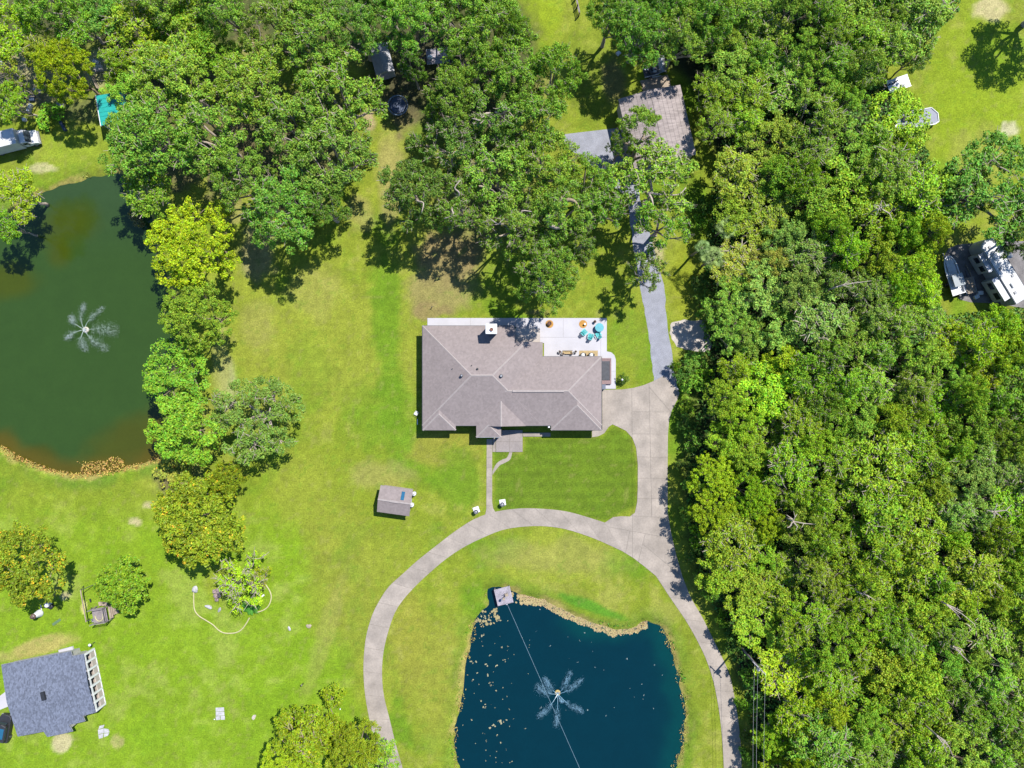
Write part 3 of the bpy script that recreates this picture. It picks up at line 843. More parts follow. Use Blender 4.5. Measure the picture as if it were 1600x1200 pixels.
def add_limb(o, pts_, radii, mat):
    """one more bare limb on a tree, given where it is seen"""
    sx, sz, rz = o.scale[0], o.scale[2], o.rotation_euler[2]
    c, s_ = math.cos(-rz), math.sin(-rz)
    L = []
    for px, py, z in pts_:
        x, y = W(px, py, z); x -= o.location.x; y -= o.location.y
        L.append(((x * c - y * s_) / sx, (x * s_ + y * c) / sx, z / sz))
    b = MB(); b.tube(smooth_line(L, 3), [q / sx for q in np.interp(np.linspace(0, 1, (len(L) - 1) * 3 + 1), np.linspace(0, 1, len(radii)), radii)], 6)
    b.build('limb', mat, o, True)

G1 = 'live oaks in the grove above the lawn'
oaks = [
 (268, 118, 66, 'oakl', 'light green oak in the grove beside the teal roof'), (228, 212, 70, 'oak', 'oak with pale twigs leaning over the top of the green pond'),
 (325, 205, 62, 'oak', 'mid-green oak in the thick of the western grove'), (392, 140, 66, 'oakl', 'bright topped oak just below the dry grass gap'),
 (455, 195, 62, 'oak', 'oak in the heart of the western grove'), (525, 150, 72, 'oakl', 'wide light green oak beside the grey gabled shed'),
 (515, 240, 66, 'oakd', 'dark oak whose crown ends at the worn grass path'), (440, 330, 62, 'oakd', 'dark oak throwing the first broad shadow on the west lawn'),
 (375, 275, 48, 'oak', 'oak just above the golden pond tree'), (500, 320, 40, 'oakd', 'small dark oak at the lower corner of the western grove'),
 (425, 45, 55, 'oak', 'oak at the top edge beside the dry grass gap'), (490, 55, 56, 'oak', 'oak at the top edge above the western grove'), (555, 35, 50, 'oakd', 'dark oak at the top edge above the grey gabled shed'),
 (640, 25, 48, 'oak', 'oak at the top edge between the two grey sheds'), (641, 96, 21, 'oakd', 'small dark oak between the gabled shed and the flat trailer'),
 (715, 22, 50, 'oak', 'oak at the top edge above the flat grey trailer'), (775, 48, 52, 'oak', 'oak at the top edge next to the bright lawn gap'), (735, 88, 42, 'oak', 'oak hanging over the flat grey trailer'),
 (865, 112, 44, 'oak', 'oak bordering the deep tree shadow beside the barn'), (800, 105, 50, 'oak', 'oak behind the middle grove'),
 (705, 150, 42, 'oak', 'oak beside the round trampoline'), (770, 175, 55, 'oakd', 'dark oak with bare grey limbs in the middle grove'), (835, 190, 50, 'oak', 'oak between the middle grove and the barn shadow'),
 (700, 220, 50, 'oakd', 'dark oak below the trampoline'), (648, 300, 50, 'oakd', 'isolated dark oak beside the worn grass path'), (715, 315, 44, 'oak', 'oak joining the isolated dark oak to the middle grove'),
 (775, 275, 58, 'oak', 'broad oak in the middle of the central grove'), (800, 345, 48, 'oak', 'oak above the house patio lawn with a curved pale limb'), (852, 258, 56, 'oakl', 'light green oak beside the gravel yard'),
 (918, 282, 40, 'oakl', 'light green oak overhanging the gravel track bend'), (880, 325, 48, 'oak', 'oak with thick curled brown limbs above the patio'), (940, 320, 36, 'oak', 'oak with its crown over the edge of the gravel track'),
 (855, 437, 46, 'oak', 'lone oak crown closest to the white patio'), (840, 388, 34, 'oak', 'small oak between the patio oak and the central grove'), (905, 378, 26, 'oak', 'little oak crown with long forked shadow on the lawn'),
]
for n_, (a, b, c, t, l) in enumerate(oaks):
    q_ = tree('airyoak' if (600 < a < 960 and 130 < b < 430 and c > 40 and n_ % 2) else ('oak' if c > 36 else 'thinoak'), a, b, c * (1.06 if a > 600 else 1.0), t, l, G1, hs=1.0 if c > 40 else .9, name='oak_tree')
    if 'curled brown' in l: curl_oak = q_
    if 'isolated' in l or 'bare grey limbs' in l or 'curved pale' in l: bare_oaks = globals().get('bare_oaks', []) + [(q_, a, b)]
for (a, b, c, t, l) in [(60, -8, 44, 'oakl', 'first of the tree row cut by the top edge, counted from the picture corner'), (250, -18, 52, 'oakl', 'tree cut by the top edge behind the yellow-green pair'), (345, 5, 44, 'oak', 'tree cut by the top edge at one side of the dry grass gap'), (470, -15, 50, 'oak', 'oak cut by the top edge above the two upper grove oaks'),
                         (600, -12, 50, 'oak', 'oak cut by the top edge above the gabled shed'), (690, -20, 46, 'oakl', 'oak cut by the top edge above the flat grey trailer'), (760, -10, 44, 'oak', 'oak cut by the top edge beside the bright lawn gap'), (800, 45, 30, 'oakl', 'small oak leaning into the bright lawn gap')]:
    tree('oak', a, b, c, t, l, 'trees cut by the top edge', name='oak_tree', hs=.95)
pale_oak = tree('thinoak', 1035, 292, 66, 'oakl', 'spreading pale green oak with bare limbs between barn and gravel track', G1, name='oak_tree', var=0)
tree('thinoak', 1042, 345, 44, 'oakl', 'pale green oak beside the gravel track above the grass strip', G1, name='oak_tree', var=1)
for q, m in ((((874, 330, 10.5), (877, 319, 11.6), (888, 312, 12.2), (900, 317, 12.2), (905, 327, 11.8)), M_bark), (((857, 334, 10.2), (856, 345, 11.2), (862, 353, 11.8), (874, 356, 11.9), (881, 348, 11.6)), M_barkpale)):
    add_limb(curl_oak, q, [.34, .3, .14], m)
for k_, (q_, a, b) in enumerate(bare_oaks):
    for j_ in range(2):
        a0 = 2.6 * j_ + k_
        add_limb(q_, [(a + 4 * math.cos(a0), b + 4 * math.sin(a0), 11.5), (a + 14 * math.cos(a0 + .3), b + 14 * math.sin(a0 + .3), 12.6), (a + 22 * math.cos(a0 - .1), b + 22 * math.sin(a0 - .1), 13.2), (a + 34 * math.cos(a0 + .25), b + 34 * math.sin(a0 + .25), 13.2)], [.16, .12, .05], M_barkpale)
for q in (((1001, 297, 10), (1012, 300, 10.8), (1025, 303, 11), (1040, 304, 11), (1060, 304, 11), (1072, 293, 11.3)), ((1012, 300, 10.8), (1018, 310, 11), (1021, 322, 11.2)), ((1042, 304, 10.8), (1043, 318, 11), (1042, 330, 11))):
    add_limb(pale_oak, q, [.2, .16, .06], M_barkpale)
tree('thinoak', 1012, 425, 30, 'oak', 'small oak crown covering the gravel track', G1, name='oak_tree', var=1, hs=.8)
def leaning_oak():
    b0 = Vector((*W(955, 293), 0))
    o = thing('oak_tree', 'leaning oak with thick brown trunk and a crown spread over the barn roof', 'tree', tuple(b0), 0, G1)
    P = [Vector((*W(px, py, z), z)) - b0 for px, py, z in ((955, 293, -.3), (958, 286, 1.5), (964, 274, 3.8), (975, 262, 5.6), (988, 250, 7.0), (992, 235, 8.2), (1000, 222, 9.0), (1010, 205, 9.6))]
    t = MB(); t.tube(P, [.65, .55, .5, .45, .38, .3, .22, .12], 8)
    for q in (((988, 250, 7.0), (1000, 246, 7.4), (1012, 244, 7.6)), ((964, 274, 3.8), (972, 280, 5.0), (985, 284, 6)), ((992, 235, 8.2), (982, 226, 8.8), (974, 222, 9.4)), ((1000, 222, 9), (1016, 214, 9.6), (1028, 212, 10))):
        t.tube([Vector((*W(a, b, c), c)) - b0 for a, b, c in q], [.26, .18, .08], 6)
    t.build('trunk', M_bark, o, True)
    c = link('crown', PROTO['thinoak'][0]['crown'], o)
    c.location = Vector((*W(1006, 198, 10), 0)) - b0
    c.scale = (.52, .52, .95); c.rotation_euler = (0, 0, 1.0); c.color = (*T['oakl'][:3], 0)
leaning_oak()
tree('thinoak', 972, 222, 20, 'oakl', 'small oak crown at the corner of the barn and gravel yard', G1, name='oak_tree', var=1, hs=.85)
for (a, b, c, l) in [(1000, 45, 50, 'dark oak above the scrap behind the barn'), (955, 20, 38, 'dark oak beside the wooden rail fence'), (1065, 55, 46, 'dark oak behind the corrugated metal sheet'), (1110, 25, 44, 'dark oak at the top edge where the wood begins'), (1040, -5, 40, 'dark oak cut off by the top edge above the barn')]:
    tree('oak', a, b, c, 'oak', l, 'dark oaks behind the barn', name='oak_tree', hs=.9)

G2 = 'trees along the green pond bank'
tree('feather', 303, 384, 84, 'gold', 'large golden yellow tree on the bank of the green pond', G2, name='cypress_tree', var=0)
tree('feather', 305, 492, 64, 'olive', 'olive tree below the golden tree on the green pond bank', G2, name='cypress_tree', var=1)
tree('broad', 276, 580, 58, 'green', 'fresh green tree between the olive tree and the lower pond bank', G2, hs=.85)
tree('broad', 288, 668, 60, 'green', 'fresh green tree on the lowest bend of the green pond bank', G2, hs=.85)
tree('broad', 232, 300, 42, 'green', 'bright green tree at the top of the green pond', G2, hs=.9)
tree('oak', 397, 650, 70, (.118, .205, .036, 0), 'round dark oak with grey mossy patches on the edge of the west lawn', G2, hs=.66, name='oak_tree', var=2)
tree('big', 312, 812, 82, 'maple', 'big maple with turning orange leaves below the green pond', hs=1.0, name='maple_tree', var=0)
tree('big', 352, 752, 32, 'maple', 'small maple just above the big orange tinged maple', hs=.8, name='maple_tree', var=1)
tree('big', 38, 882, 68, (.175, .235, .020, .16), 'maple with rusty leaves at the picture edge above the grey roofed house', hs=1.0, name='maple_tree', var=1)
tree('round', 190, 914, 40, (.15, .26, .016, .02), 'compact round green tree beside the wooden playset', hs=.9)
tree('sparse', 372, 905, 46, 'lime', 'half bare tree with pale branches inside the garden border', hs=.8)
tree('sparse', 406, 908, 20, 'gold', 'small yellow half bare tree inside the garden border', hs=.45)
tree('cone', 482, 1158, 86, (.175, .210, .010, .03), 'tall golden conifer at the bottom edge beside the driveway', hs=.95, name='conifer_tree')
tree('feather', 556, 1164, 50, (.165, .22, .012, .02), 'golden tree beside the tall conifer at the driveway', hs=.8)
tree('broad', 585, 1192, 40, 'green', 'green tree cut off by the bottom edge where the driveway begins', hs=.75)
tree('feather', 445, 1196, 46, 'lime', 'lime green tree cut off by the bottom edge left of the conifer', hs=.7)
tree('feather', 98, 108, 54, 'gold', 'large yellow tree in the north-west yard', name='cypress_tree', var=1)
G3 = 'trees in the north-west corner'
for (a, b, c, t, k, l) in [(25, 45, 44, 'lime', 'broad', 'lime tree at the top corner of the yard'), (60, 78, 36, 'olive', 'fine', 'thin olive tree beside the large yellow tree'), (118, 32, 42, 'green', 'broad', 'fresh green tree above the large yellow tree'),
    (205, 35, 52, 'yg', 'broad', 'yellow-green tree right of the fresh green one at the top edge'), (285, 38, 58, 'yg', 'broad', 'wide yellow-green tree left of the dry grass gap'), (330, 75, 40, 'green', 'broad', 'green tree bordering the dry grass gap'),
    (240, 85, 40, 'lime', 'broad', 'lime tree behind the teal roof'), (180, 100, 28, 'yg', 'fine', 'small yellow-green tree beside the rubble heap'), (14, 158, 30, 'yg', 'broad', 'yellow-green tree above the white truck'),
    (22, 300, 44, 'lime', 'fine', 'yellow-green tree at the corner of the green pond'), (5, 352, 26, 'green', 'broad', 'dark shaded tree on the pond edge at the picture side'), (30, 135, 26, 'olive', 'sparse', 'half bare tree among the scrap'), (76, 178, 20, 'green', 'shrub', 'small feathery tree beside the white truck'),
    (160, 20, 40, 'oakd', 'broad', 'dark tree between the fresh green and yellow-green trees'), (-25, 90, 45, 'olive', 'broad', 'olive tree cut off by the picture side'), (200, 150, 34, 'oakl', 'broad', 'light green tree overhanging the teal roof')]:
    tree(k, a, b, c, t, l, G3, hs=.85)
tree('oak', 1552, 288, 84, 'oakd', 'big dark oak beside the camper on the far lot', name='oak_tree', hs=.9, var=2)
tree('oak', 1505, 300, 46, 'dk', 'dark oak between the big dark oak and the wood on the far lot', name='oak_tree', hs=.75, var=0)
tree('oak', 1612, 362, 52, 'dk', 'dark oak shading the camper roof', name='oak_tree', hs=.8)
tree('oak', 1690, -25, 60, 'oak', 'oak at the picture corner casting its shadow on the far lawn', name='oak_tree')
tree('broad', 1402, 190, 54, 'yg', 'yellow-green tree hiding most of the grey decked boat', hs=.9)
tree('broad', 1432, 88, 24, 'oakd', 'small dark tree standing forward on the far lawn', hs=.7)
tree('broad', 1395, 235, 36, 'lime', 'lime tree below the one that hides the boat', hs=.9)

# the dense wood east of the drive: kinds and tints by stand, one object per tree
def in_poly(x, y, P):
    c = False
    for i in range(len(P)):
        (x0, y0), (x1, y1) = P[i], P[(i + 1) % len(P)]
        if (y0 > y) != (y1 > y) and x < (x1 - x0) * (y - y0) / (y1 - y0) + x0: c = not c
    return c
CROWNS = [(1110, -70), (1120, 60), (1100, 110), (1100, 160), (1125, 240), (1140, 300), (1140, 380), (1140, 450), (1135, 520), (1130, 560), (1128, 620), (1112, 680), (1105, 740), (1118, 800), (1120, 860), (1120, 900), (1140, 940),
          (1172, 1000), (1215, 1040), (1240, 1090), (1205, 1140), (1200, 1260), (1650, 1260), (1650, 510), (1560, 505), (1490, 510), (1440, 455), (1450, 400), (1455, 330), (1440, 280), (1405, 240), (1350, 190), (1330, 130), (1400, 70), (1470, 10), (1480, -70)]
STANDS = [  # centre, radius, kind, tint
 (1225, 440, 70, 'fine', 'grey'), (1290, 480, 80, 'fine', 'grey'), (1180, 500, 50, 'fine', 'oak'), (1160, 235, 45, 'fine', 'olive'), (1180, 300, 40, 'broad', 'olive'), (1170, 420, 40, 'fine', 'rust'),
 (1260, 300, 60, 'broad', 'green'), (1330, 250, 70, 'fine', 'oakl'), (1390, 340, 80, 'broad', 'yg'), (1430, 380, 60, 'broad', 'lime'), (1250, 90, 80, 'fine', 'oakl'), (1170, 60, 60, 'broad', 'oakl'), (1160, 150, 50, 'broad', 'yg'),
 (1380, 60, 80, 'broad', 'oakl'), (1290, 170, 70, 'fine', 'oakl'), (1200, 590, 50, 'broad', 'lime'), (1290, 610, 60, 'broad', 'green'), (1150, 690, 70, 'broad', 'yg'), (1150, 760, 60, 'feather', 'lime'), (1270, 700, 70, 'fine', 'yg'),
 (1400, 590, 110, 'fine', 'oakl'), (1440, 700, 110, 'broad', 'yg'), (1560, 650, 80, 'broad', 'green'), (1550, 740, 90, 'fine', 'grey'), (1330, 830, 90, 'broad', 'yg'), (1270, 880, 70, 'fine', 'olive'), (1200, 960, 80, 'broad', 'yg'),
 (1260, 1080, 80, 'broad', 'lime'), (1250, 1180, 80, 'feather', 'lime'), (1320, 1000, 80, 'fine', 'yg'), (1420, 900, 110, 'broad', 'yg'), (1560, 900, 110, 'broad', 'yg'), (1500, 1030, 110, 'fine', 'oakl'), (1420, 1100, 100, 'broad', 'yg'),
 (1560, 1120, 110, 'fine', 'oakl'), (1520, 530, 70, 'broad', 'lime'), (1330, 1170, 80, 'fine', 'oakl'), (1150, 900, 50, 'broad', 'yg')]
rw = random.Random(20)
pts = []
for _ in range(60000):
    x, y = rw.uniform(1090, 1650), rw.uniform(-60, 1250)
    if not in_poly(x, y, CROWNS): continue
    edge = x < 1190
    r = rw.choice((28, 32, 36, 40, 44, 50)) if not edge else rw.choice((30, 36, 42))
    if all((x - a) ** 2 + (y - b) ** 2 > (0.62 * (r + c)) ** 2 for a, b, c in pts):
        pts.append((x, y, r))
KN = {'fine': 'small-leaved', 'broad': 'broadleaf', 'feather': 'feathery'}
TN = {'grey': 'grey-green', 'oak': 'dark green', 'olive': 'olive', 'rust': 'rusty brown', 'green': 'fresh green', 'yg': 'yellow-green', 'lime': 'lime green', 'oakl': 'mid-green'}
MARKS = [(1186, 1044, 'the power pole'), (1377, 324, 'the starfish dead tree'), (1308, 448, 'the dead tree with the tan branch'), (1240, 815, 'the dead twigs level with the lower lawn'), (1555, 800, 'the dead twigs near the picture side'),
         (1480, 945, 'the long bare leaning stem'), (1490, 1010, 'the short bare stems'), (1465, 1150, 'the lowest dead tree'), (1118, 402, 'the pale fan palm'), (1205, 272, 'the fan palm below the barn'), (1375, 942, 'the yellowish fan palm'),
         (1396, 835, 'the highest of the deep wood palms'), (1352, 108, 'the dark fan palm'), (1070, 190, 'the barn'), (1430, 186, 'the grey decked boat'), (1530, 440, 'the camper'), (1062, 614, 'the paved driveway end'), (1080, 525, 'the sand patch'), (1600, 1200, 'the lower picture corner'), (1043, 780, 'the driveway junction'), (1240, -40, 'the top edge of the wood')]
ORD = ['nearest', 'second nearest', 'third nearest', 'fourth nearest', 'fifth nearest', 'sixth nearest', 'seventh nearest', 'eighth nearest', 'ninth nearest', 'tenth nearest', 'eleventh nearest', 'twelfth nearest', 'thirteenth nearest', 'fourteenth nearest', 'fifteenth nearest', 'sixteenth nearest']
wood_trees = []
for (x, y, r) in pts:
    w = sorted(STANDS, key=lambda s: math.hypot(x - s[0], y - s[1]) / s[2] + rw.uniform(0, .55))[0]
    m = min(MARKS, key=lambda q: math.hypot(x - q[0], y - q[1]))
    hs = (1.0 if x > 1230 else (.8 if y < 880 else .66)) * rw.uniform(.85, 1.15)
    wood_trees.append((x, y, r, w[2 + 1], w[4], m[2], math.hypot(x - m[0], y - m[1]), hs))
for (x, y, r, k, t, m, d, hs) in wood_trees:
    rank = sum(1 for q in wood_trees if q[3] == k and q[4] == t and q[5] == m and q[6] < d)
    tree(k, x, y, r * 1.1, t, f'{TN[t]} {KN[k]} wood tree {ORD[min(rank, 15)]} {m}', 'trees of the dense wood', hs=hs)

# palms: every frond is a part
def palm_meshes():
    fr = MB()
    n = 15
    L = 0.85
    fr.tube([(0, 0, 0), (0.5, 0, 0.12), (1.0, 0, 0.05)], [0.03, 0.025, 0.02], 4)
    for i in range(n):
        a = (i - (n - 1) / 2) / (n - 1) * 3.6
        l = L * (1 - 0.22 * abs(a) / 1.3)
        ca, sa = math.cos(a), math.sin(a)
        o = Vector((0.98, 0, 0.05)); d = Vector((ca, sa, 0)); w = Vector((-sa, ca, 0)) * 0.03
        p1 = o + d * l * .55 + Vector((0, 0, 0.06)); p2 = o + d * l + Vector((0, 0, -0.22))
        fr.add([o, p1 + w, p1 - w, p2], [(0, 2, 1), (1, 2, 3)])
    me = bpy.data.meshes.new('frond')
    me.from_pydata(fr.v, [], fr.f)
    a = me.color_attributes.new('tint', 'FLOAT_COLOR', 'POINT')
    c = np.tile(np.array([.6, .5, .1, 1], dtype=np.float32), (len(fr.v), 1)); a.data.foreach_set('color', c.ravel())
    me.materials.append(M_leaf)
    t = MB(); t.tube([(0, 0, -.3), (0.05, 0, 3), (0, 0, 6.4)], [.2, .17, .2], 8)
    tr = bpy.data.meshes.new('palm_trunk'); tr.from_pydata(t.v, [], t.f); tr.materials.append(M_bark)
    return fr, me, tr
_, FROND, PTRUNK = palm_meshes()
def palm(px, py, rpx, label, h=7.0, col=(.10, .14, .05, 0), n=20):
    r = random.Random(int(px * 13 + py))
    x, y = W(px, py, h)
    o = thing('palm_tree', label, 'palm', (x, y, 0), 0, 'palms')
    s = rpx * 0.1 / 1.95
    tk = link('trunk', PTRUNK, o); tk.scale = (1, 1, (h - .85) / 6.4)
    for i in range(n):
        f = link('frond', FROND, o)
        f.location = (0, 0, h - .5)
        el = -0.9 * (i / n) ** 0.9 * -1
        f.rotation_euler = Euler((r.uniform(-.4, .4), -.6 + 1.0 * (i + .5) / n, i * 2.399), 'XYZ')
        k_ = r.uniform(.6, 1.25)
        f.scale = (s * r.uniform(.9, 1.1) * (.45 + .65 * (i + .5) / n),) * 3
        f.color = (*[c * k_ for c in col[:3]], 0)
    return o
for a in [(1118, 402, 24, 'pale green fan palm facing the grass strip beside the track'), (1140, 352, 24, 'fan palm above the pale green one at the wood edge'), (1352, 108, 24, 'dark fan palm next to the white flat trailer'), (1372, 82, 18, 'fan palm behind the dark palm near the white trailer'),
          (1205, 272, 20, 'fan palm inside the wood below the barn'), (1375, 942, 20, 'yellowish fan palm in the wood level with the small pond top'), (1342, 900, 19, 'fan palm in the wood just above the yellowish palm'), (1396, 835, 19, 'yellow fan palm highest of those deep in the wood'), (1100, 385, 16, 'young fan palm at the end of the grass strip')]:
    palm(*a, col=(.19, .27, .08, 0) if 'pale' in a[3] else ((.30, .29, .06, 0) if 'yellow' in a[3] else (.13, .21, .06, 0)))
def cycad():
    x, y = W(391, 948, 1)
    o = thing('cycad_palm', 'low vivid green cycad beside the pale post inside the garden border', 'plant', (x, y, 0))
    t = MB(); t.tube([(0, 0, -.1), (0, 0, .6)], [.2, .16], 8); t.build('trunk', M_bark, o)
    for i in range(12):
        b = MB(); L = 1.5
        for k in range(9):
            u = (k + 1) / 9
            c = Vector((u * L, 0, .6 + .7 * u - 1.0 * u * u))
            w = .34 * math.sin(math.pi * min(1, u * .9 + .1)) + .05
            for s in (-1, 1):
                b.add([c, c + Vector((.05, s * w, -.05)), c + Vector((.15, s * w, -.06)), c + Vector((.12, 0, 0))], [(0, 1, 2, 3)])
        me = b.build('frond', M_leaf, o)
        a = me.data.color_attributes.new('tint', 'FLOAT_COLOR', 'POINT'); a.data.foreach_set('color', np.tile(np.array([.6, .5, .1, 1], dtype=np.float32), (len(b.v), 1)).ravel())
        me.color = (.05, .17, .02, 0); me.rotation_euler = (0, 0, i * .5236 + .1 * (i % 3))
cycad()

# shrubs
def shrub(px, py, rpx, tint, label, group=None, hs=1.0):
    return tree('shrub', px, py, rpx, tint, label, group, hs=hs, name='shrub', cat='shrub')
shrub(973, 591, 8, 'dk', 'dark shrub on the lawn beside the patio end', None, .8)
G5 = 'low shrubs along the shaded wood edge'
for i, (a, b, r) in enumerate([(1062, 585, 12), (1074, 570, 14), (1085, 600, 16), (1078, 635, 14), (1070, 660, 12), (1082, 690, 15), (1090, 560, 15), (1098, 590, 16), (1070, 730, 12), (1085, 760, 15), (1078, 800, 13), (1090, 840, 14), (1080, 870, 12), (1100, 905, 14), (1112, 930, 12), (1128, 968, 12),
                               (1150, 1010, 14), (1172, 1060, 14), (1182, 1100, 13), (1160, 1100, 9), (1170, 1150, 10), (1180, 1190, 14), (1165, 1180, 8), (1055, 570, 8), (1096, 440, 14), (1100, 470, 15), (1105, 500, 15), (1095, 350, 14), (1098, 320, 14)]):
    shrub(a, b, r, ('dk', 'oakd', 'oak', 'green')[i % 4], 'low shaded shrub in the strip between driveway and wood', G5, hs=1.0 + .3 * (i % 3))
shrub(262, 740, 22, 'rust', 'brown thicket at the corner of the green pond', None, .8); shrub(285, 728, 18, 'rust', 'small brown bush between thicket and fresh green tree', None, .8)
shrub(212, 338, 13, (.16, .15, .08, .1), 'grey brown bush hanging over the green pond', None, .9)

# ground cover of the wood
def undergrowth():
    rng = np.random.default_rng(5)
    P = WP(WOOD)
    n = 120000
    xs = rng.uniform(14, 90, n); ys = rng.uniform(-64, 64, n)
    d = poly_sd(xs, ys, P)
    hgt = np.clip(d * .5, 0.15, 1) * (0.3 + 3.2 * fbm(xs, ys, 4, 55) ** 1.6)
    k = d > 0.3
    barn = (np.hypot(xs - 22, ys - 41) > 11)
    lot = ~((xs > 66) & (ys > 12.2) & (ys < 22))
    k &= barn & lot
    xs, ys, hgt = xs[k], ys[k], hgt[k]
    pos = np.stack([xs, ys, hgt * rng.uniform(.6, 1.0, len(xs))], 1)
    nr = unit(rng.normal(size=pos.shape) * .5 + np.array([0, 0, .8]))
    V, Q = leaf_cards(pos, nr, rng.uniform(.3, .65, len(xs)), rng)
    c = rng.uniform(0, 1, (len(xs), 3)); c[:, 2] *= .9
    o = link('undergrowth', np_mesh('undergrowth', V, Q, M_leaf, np.repeat(c, 4, 0)))
    o.color = (.07, .15, .025, 0)
    props(o, 'dark green undergrowth covering the floor of the wood', 'undergrowth', None, 'stuff')
undergrowth()

def bank_plants(name, poly, label, lo, hi, n, col, size, cond=None, flat=False, hmax=.5):
    rng = np.random.default_rng(len(name) * 31 + n % 997)
    P = np.array(poly)
    xs = rng.uniform(P[:, 0].min() - 2, P[:, 0].max() + 2, n); ys = rng.uniform(P[:, 1].min() - 2, P[:, 1].max() + 2, n)
    d = poly_sd(xs, ys, poly) + (fbm(xs, ys, 1.2, 91) - .5) * 1.4
    k = (d > lo) & (d < hi)
    if cond is not None: k &= cond(xs * 10 + 800, 600 - ys * 10, rng)
    xs, ys = xs[k], ys[k]
    z = np.full(len(xs), -.43) + rng.uniform(0, .03, len(xs)) if flat else -.35 + rng.uniform(0, hmax, len(xs))
    pos = np.stack([xs, ys, z], 1)
    nr = unit(rng.normal(size=pos.shape) * (.04 if flat else .6) + np.array([0, 0, 1]))
    V, Q = leaf_cards(pos, nr, rng.uniform(.7, 1.4, len(xs)) * size, rng, 0.9 if flat else .5)
    c = rng.uniform(0, 1, (len(xs), 3)); c[:, 2] *= .8
    if flat: c[:, 0] = rng.uniform(.15, .4, len(xs))
    o = link(name, np_mesh(name, V, Q, M_leaf, np.repeat(c, 4, 0)))
    o.color = col
    return props(o, label, 'pond plants', None, 'stuff')

# ------------------------------------------------------------------ pond dressing
bank_plants('shore_algae', pond_e, 'ochre weed fringe along the shore of the blue pond', -.5, .35, 32000, (.30, .24, .075, 0), .22,
            lambda px, py, r: (fbm(px / 10, py / 10, 2.5, 8) > .47) & ((px > 1000) | (px < 760)), hmax=.3)
bank_plants('floating_algae', pond_e, 'tan algae mat floating under the north bank of the blue pond', -.4, .95, 110000, (.42, .33, .15, 0), .34,
            lambda px, py, r: (px > 812) & (px < 1012) & (py < 1000) & (fbm(px / 10, py / 10, 2.2, 18) > .25), flat=True)
bank_plants('bank_grass', pond_e, 'long vivid green grass on the banks of the blue pond', -1.9, -.5, 50000, (.075, .17, .012, 0), .34,
            lambda px, py, r: (fbm(px / 10, py / 10, 3, 28) > .48) & ((py < 1000) & (px > 820) | (px > 1040) | (px < 730)), hmax=.35)
bank_plants('pond_weed', pond_w, 'tan water weed along the lower bank of the green pond', -.5, 1.9, 70000, (.30, .21, .055, 0), .3,
            lambda px, py, r: (py > 690) & (px > 118) & (fbm(px / 10, py / 10, 2.0, 38) > .50) | (py > 690) & (poly_sd(px * .1 - 80, 60 - py * .1, pond_w) < .35), hmax=.3)
bank_plants('bank_grass', pond_w, 'grass fringe on the banks of the green pond', -1.4, -.3, 50000, (.16, .17, .03, 0), .3,
            lambda px, py, r: (fbm(px / 10, py / 10, 3, 48) > .5) & ((py > 680) | (px < 200)), hmax=.3)

def algae_bits(name, n, fn, label, col):
    rng = np.random.default_rng(n + 3)
    mb = MB()
    rr = random.Random(n)
    k = 0
    while k < n:
        px, py, r = fn(rr)
        x, y = W(px, py)
        if poly_sd(np.array([x]), np.array([y]), pond_e)[0] < .3: continue
        k += 1
        for _ in range(rr.randint(1, 5)):
            cx, cy = x + rr.gauss(0, r * .8), y + rr.gauss(0, r * .8)
            rr2 = r * rr.uniform(.4, 1.0)
            m = rr.randint(5, 8)
            poly = [(cx + rr2 * rr.uniform(.6, 1.2) * math.cos(2 * math.pi * i / m), cy + rr2 * rr.uniform(.6, 1.2) * math.sin(2 * math.pi * i / m)) for i in range(m)]
            mb.prism(poly, -.5, -.43 + rr.uniform(0, .03))
    m = simple(name + '_mat', col, .95, .25, 3, scale2=9)
    return props(mb.build(name, m), label, 'algae', None, 'stuff')
algae_bits('algae_clump', 17, lambda r: (r.uniform(742, 780), r.uniform(945, 980), r.uniform(.14, .32)), 'clustered tan algae clumps beside the dock', (.29, .24, .11))
algae_bits('algae_clump', 12, lambda r: (r.uniform(800, 835), r.uniform(928, 945), r.uniform(.15, .35)), 'algae clumps on the far side of the dock', (.36, .28, .13))
algae_bits('algae_speck', 85, lambda r: (r.choice((r.uniform(715, 830), r.uniform(715, 800))), r.uniform(960, 1200), r.uniform(.05, .17) * r.choice((.5, .6, 1, 1.5))), 'scattered algae specks over the west half of the blue pond', (.30, .28, .16))
algae_bits('algae_speck', 32, lambda r: (r.uniform(820, 1050), r.uniform(950, 1130), r.uniform(.04, .08)), 'tiny pale specks on the east half of the blue pond', (.2, .25, .24))

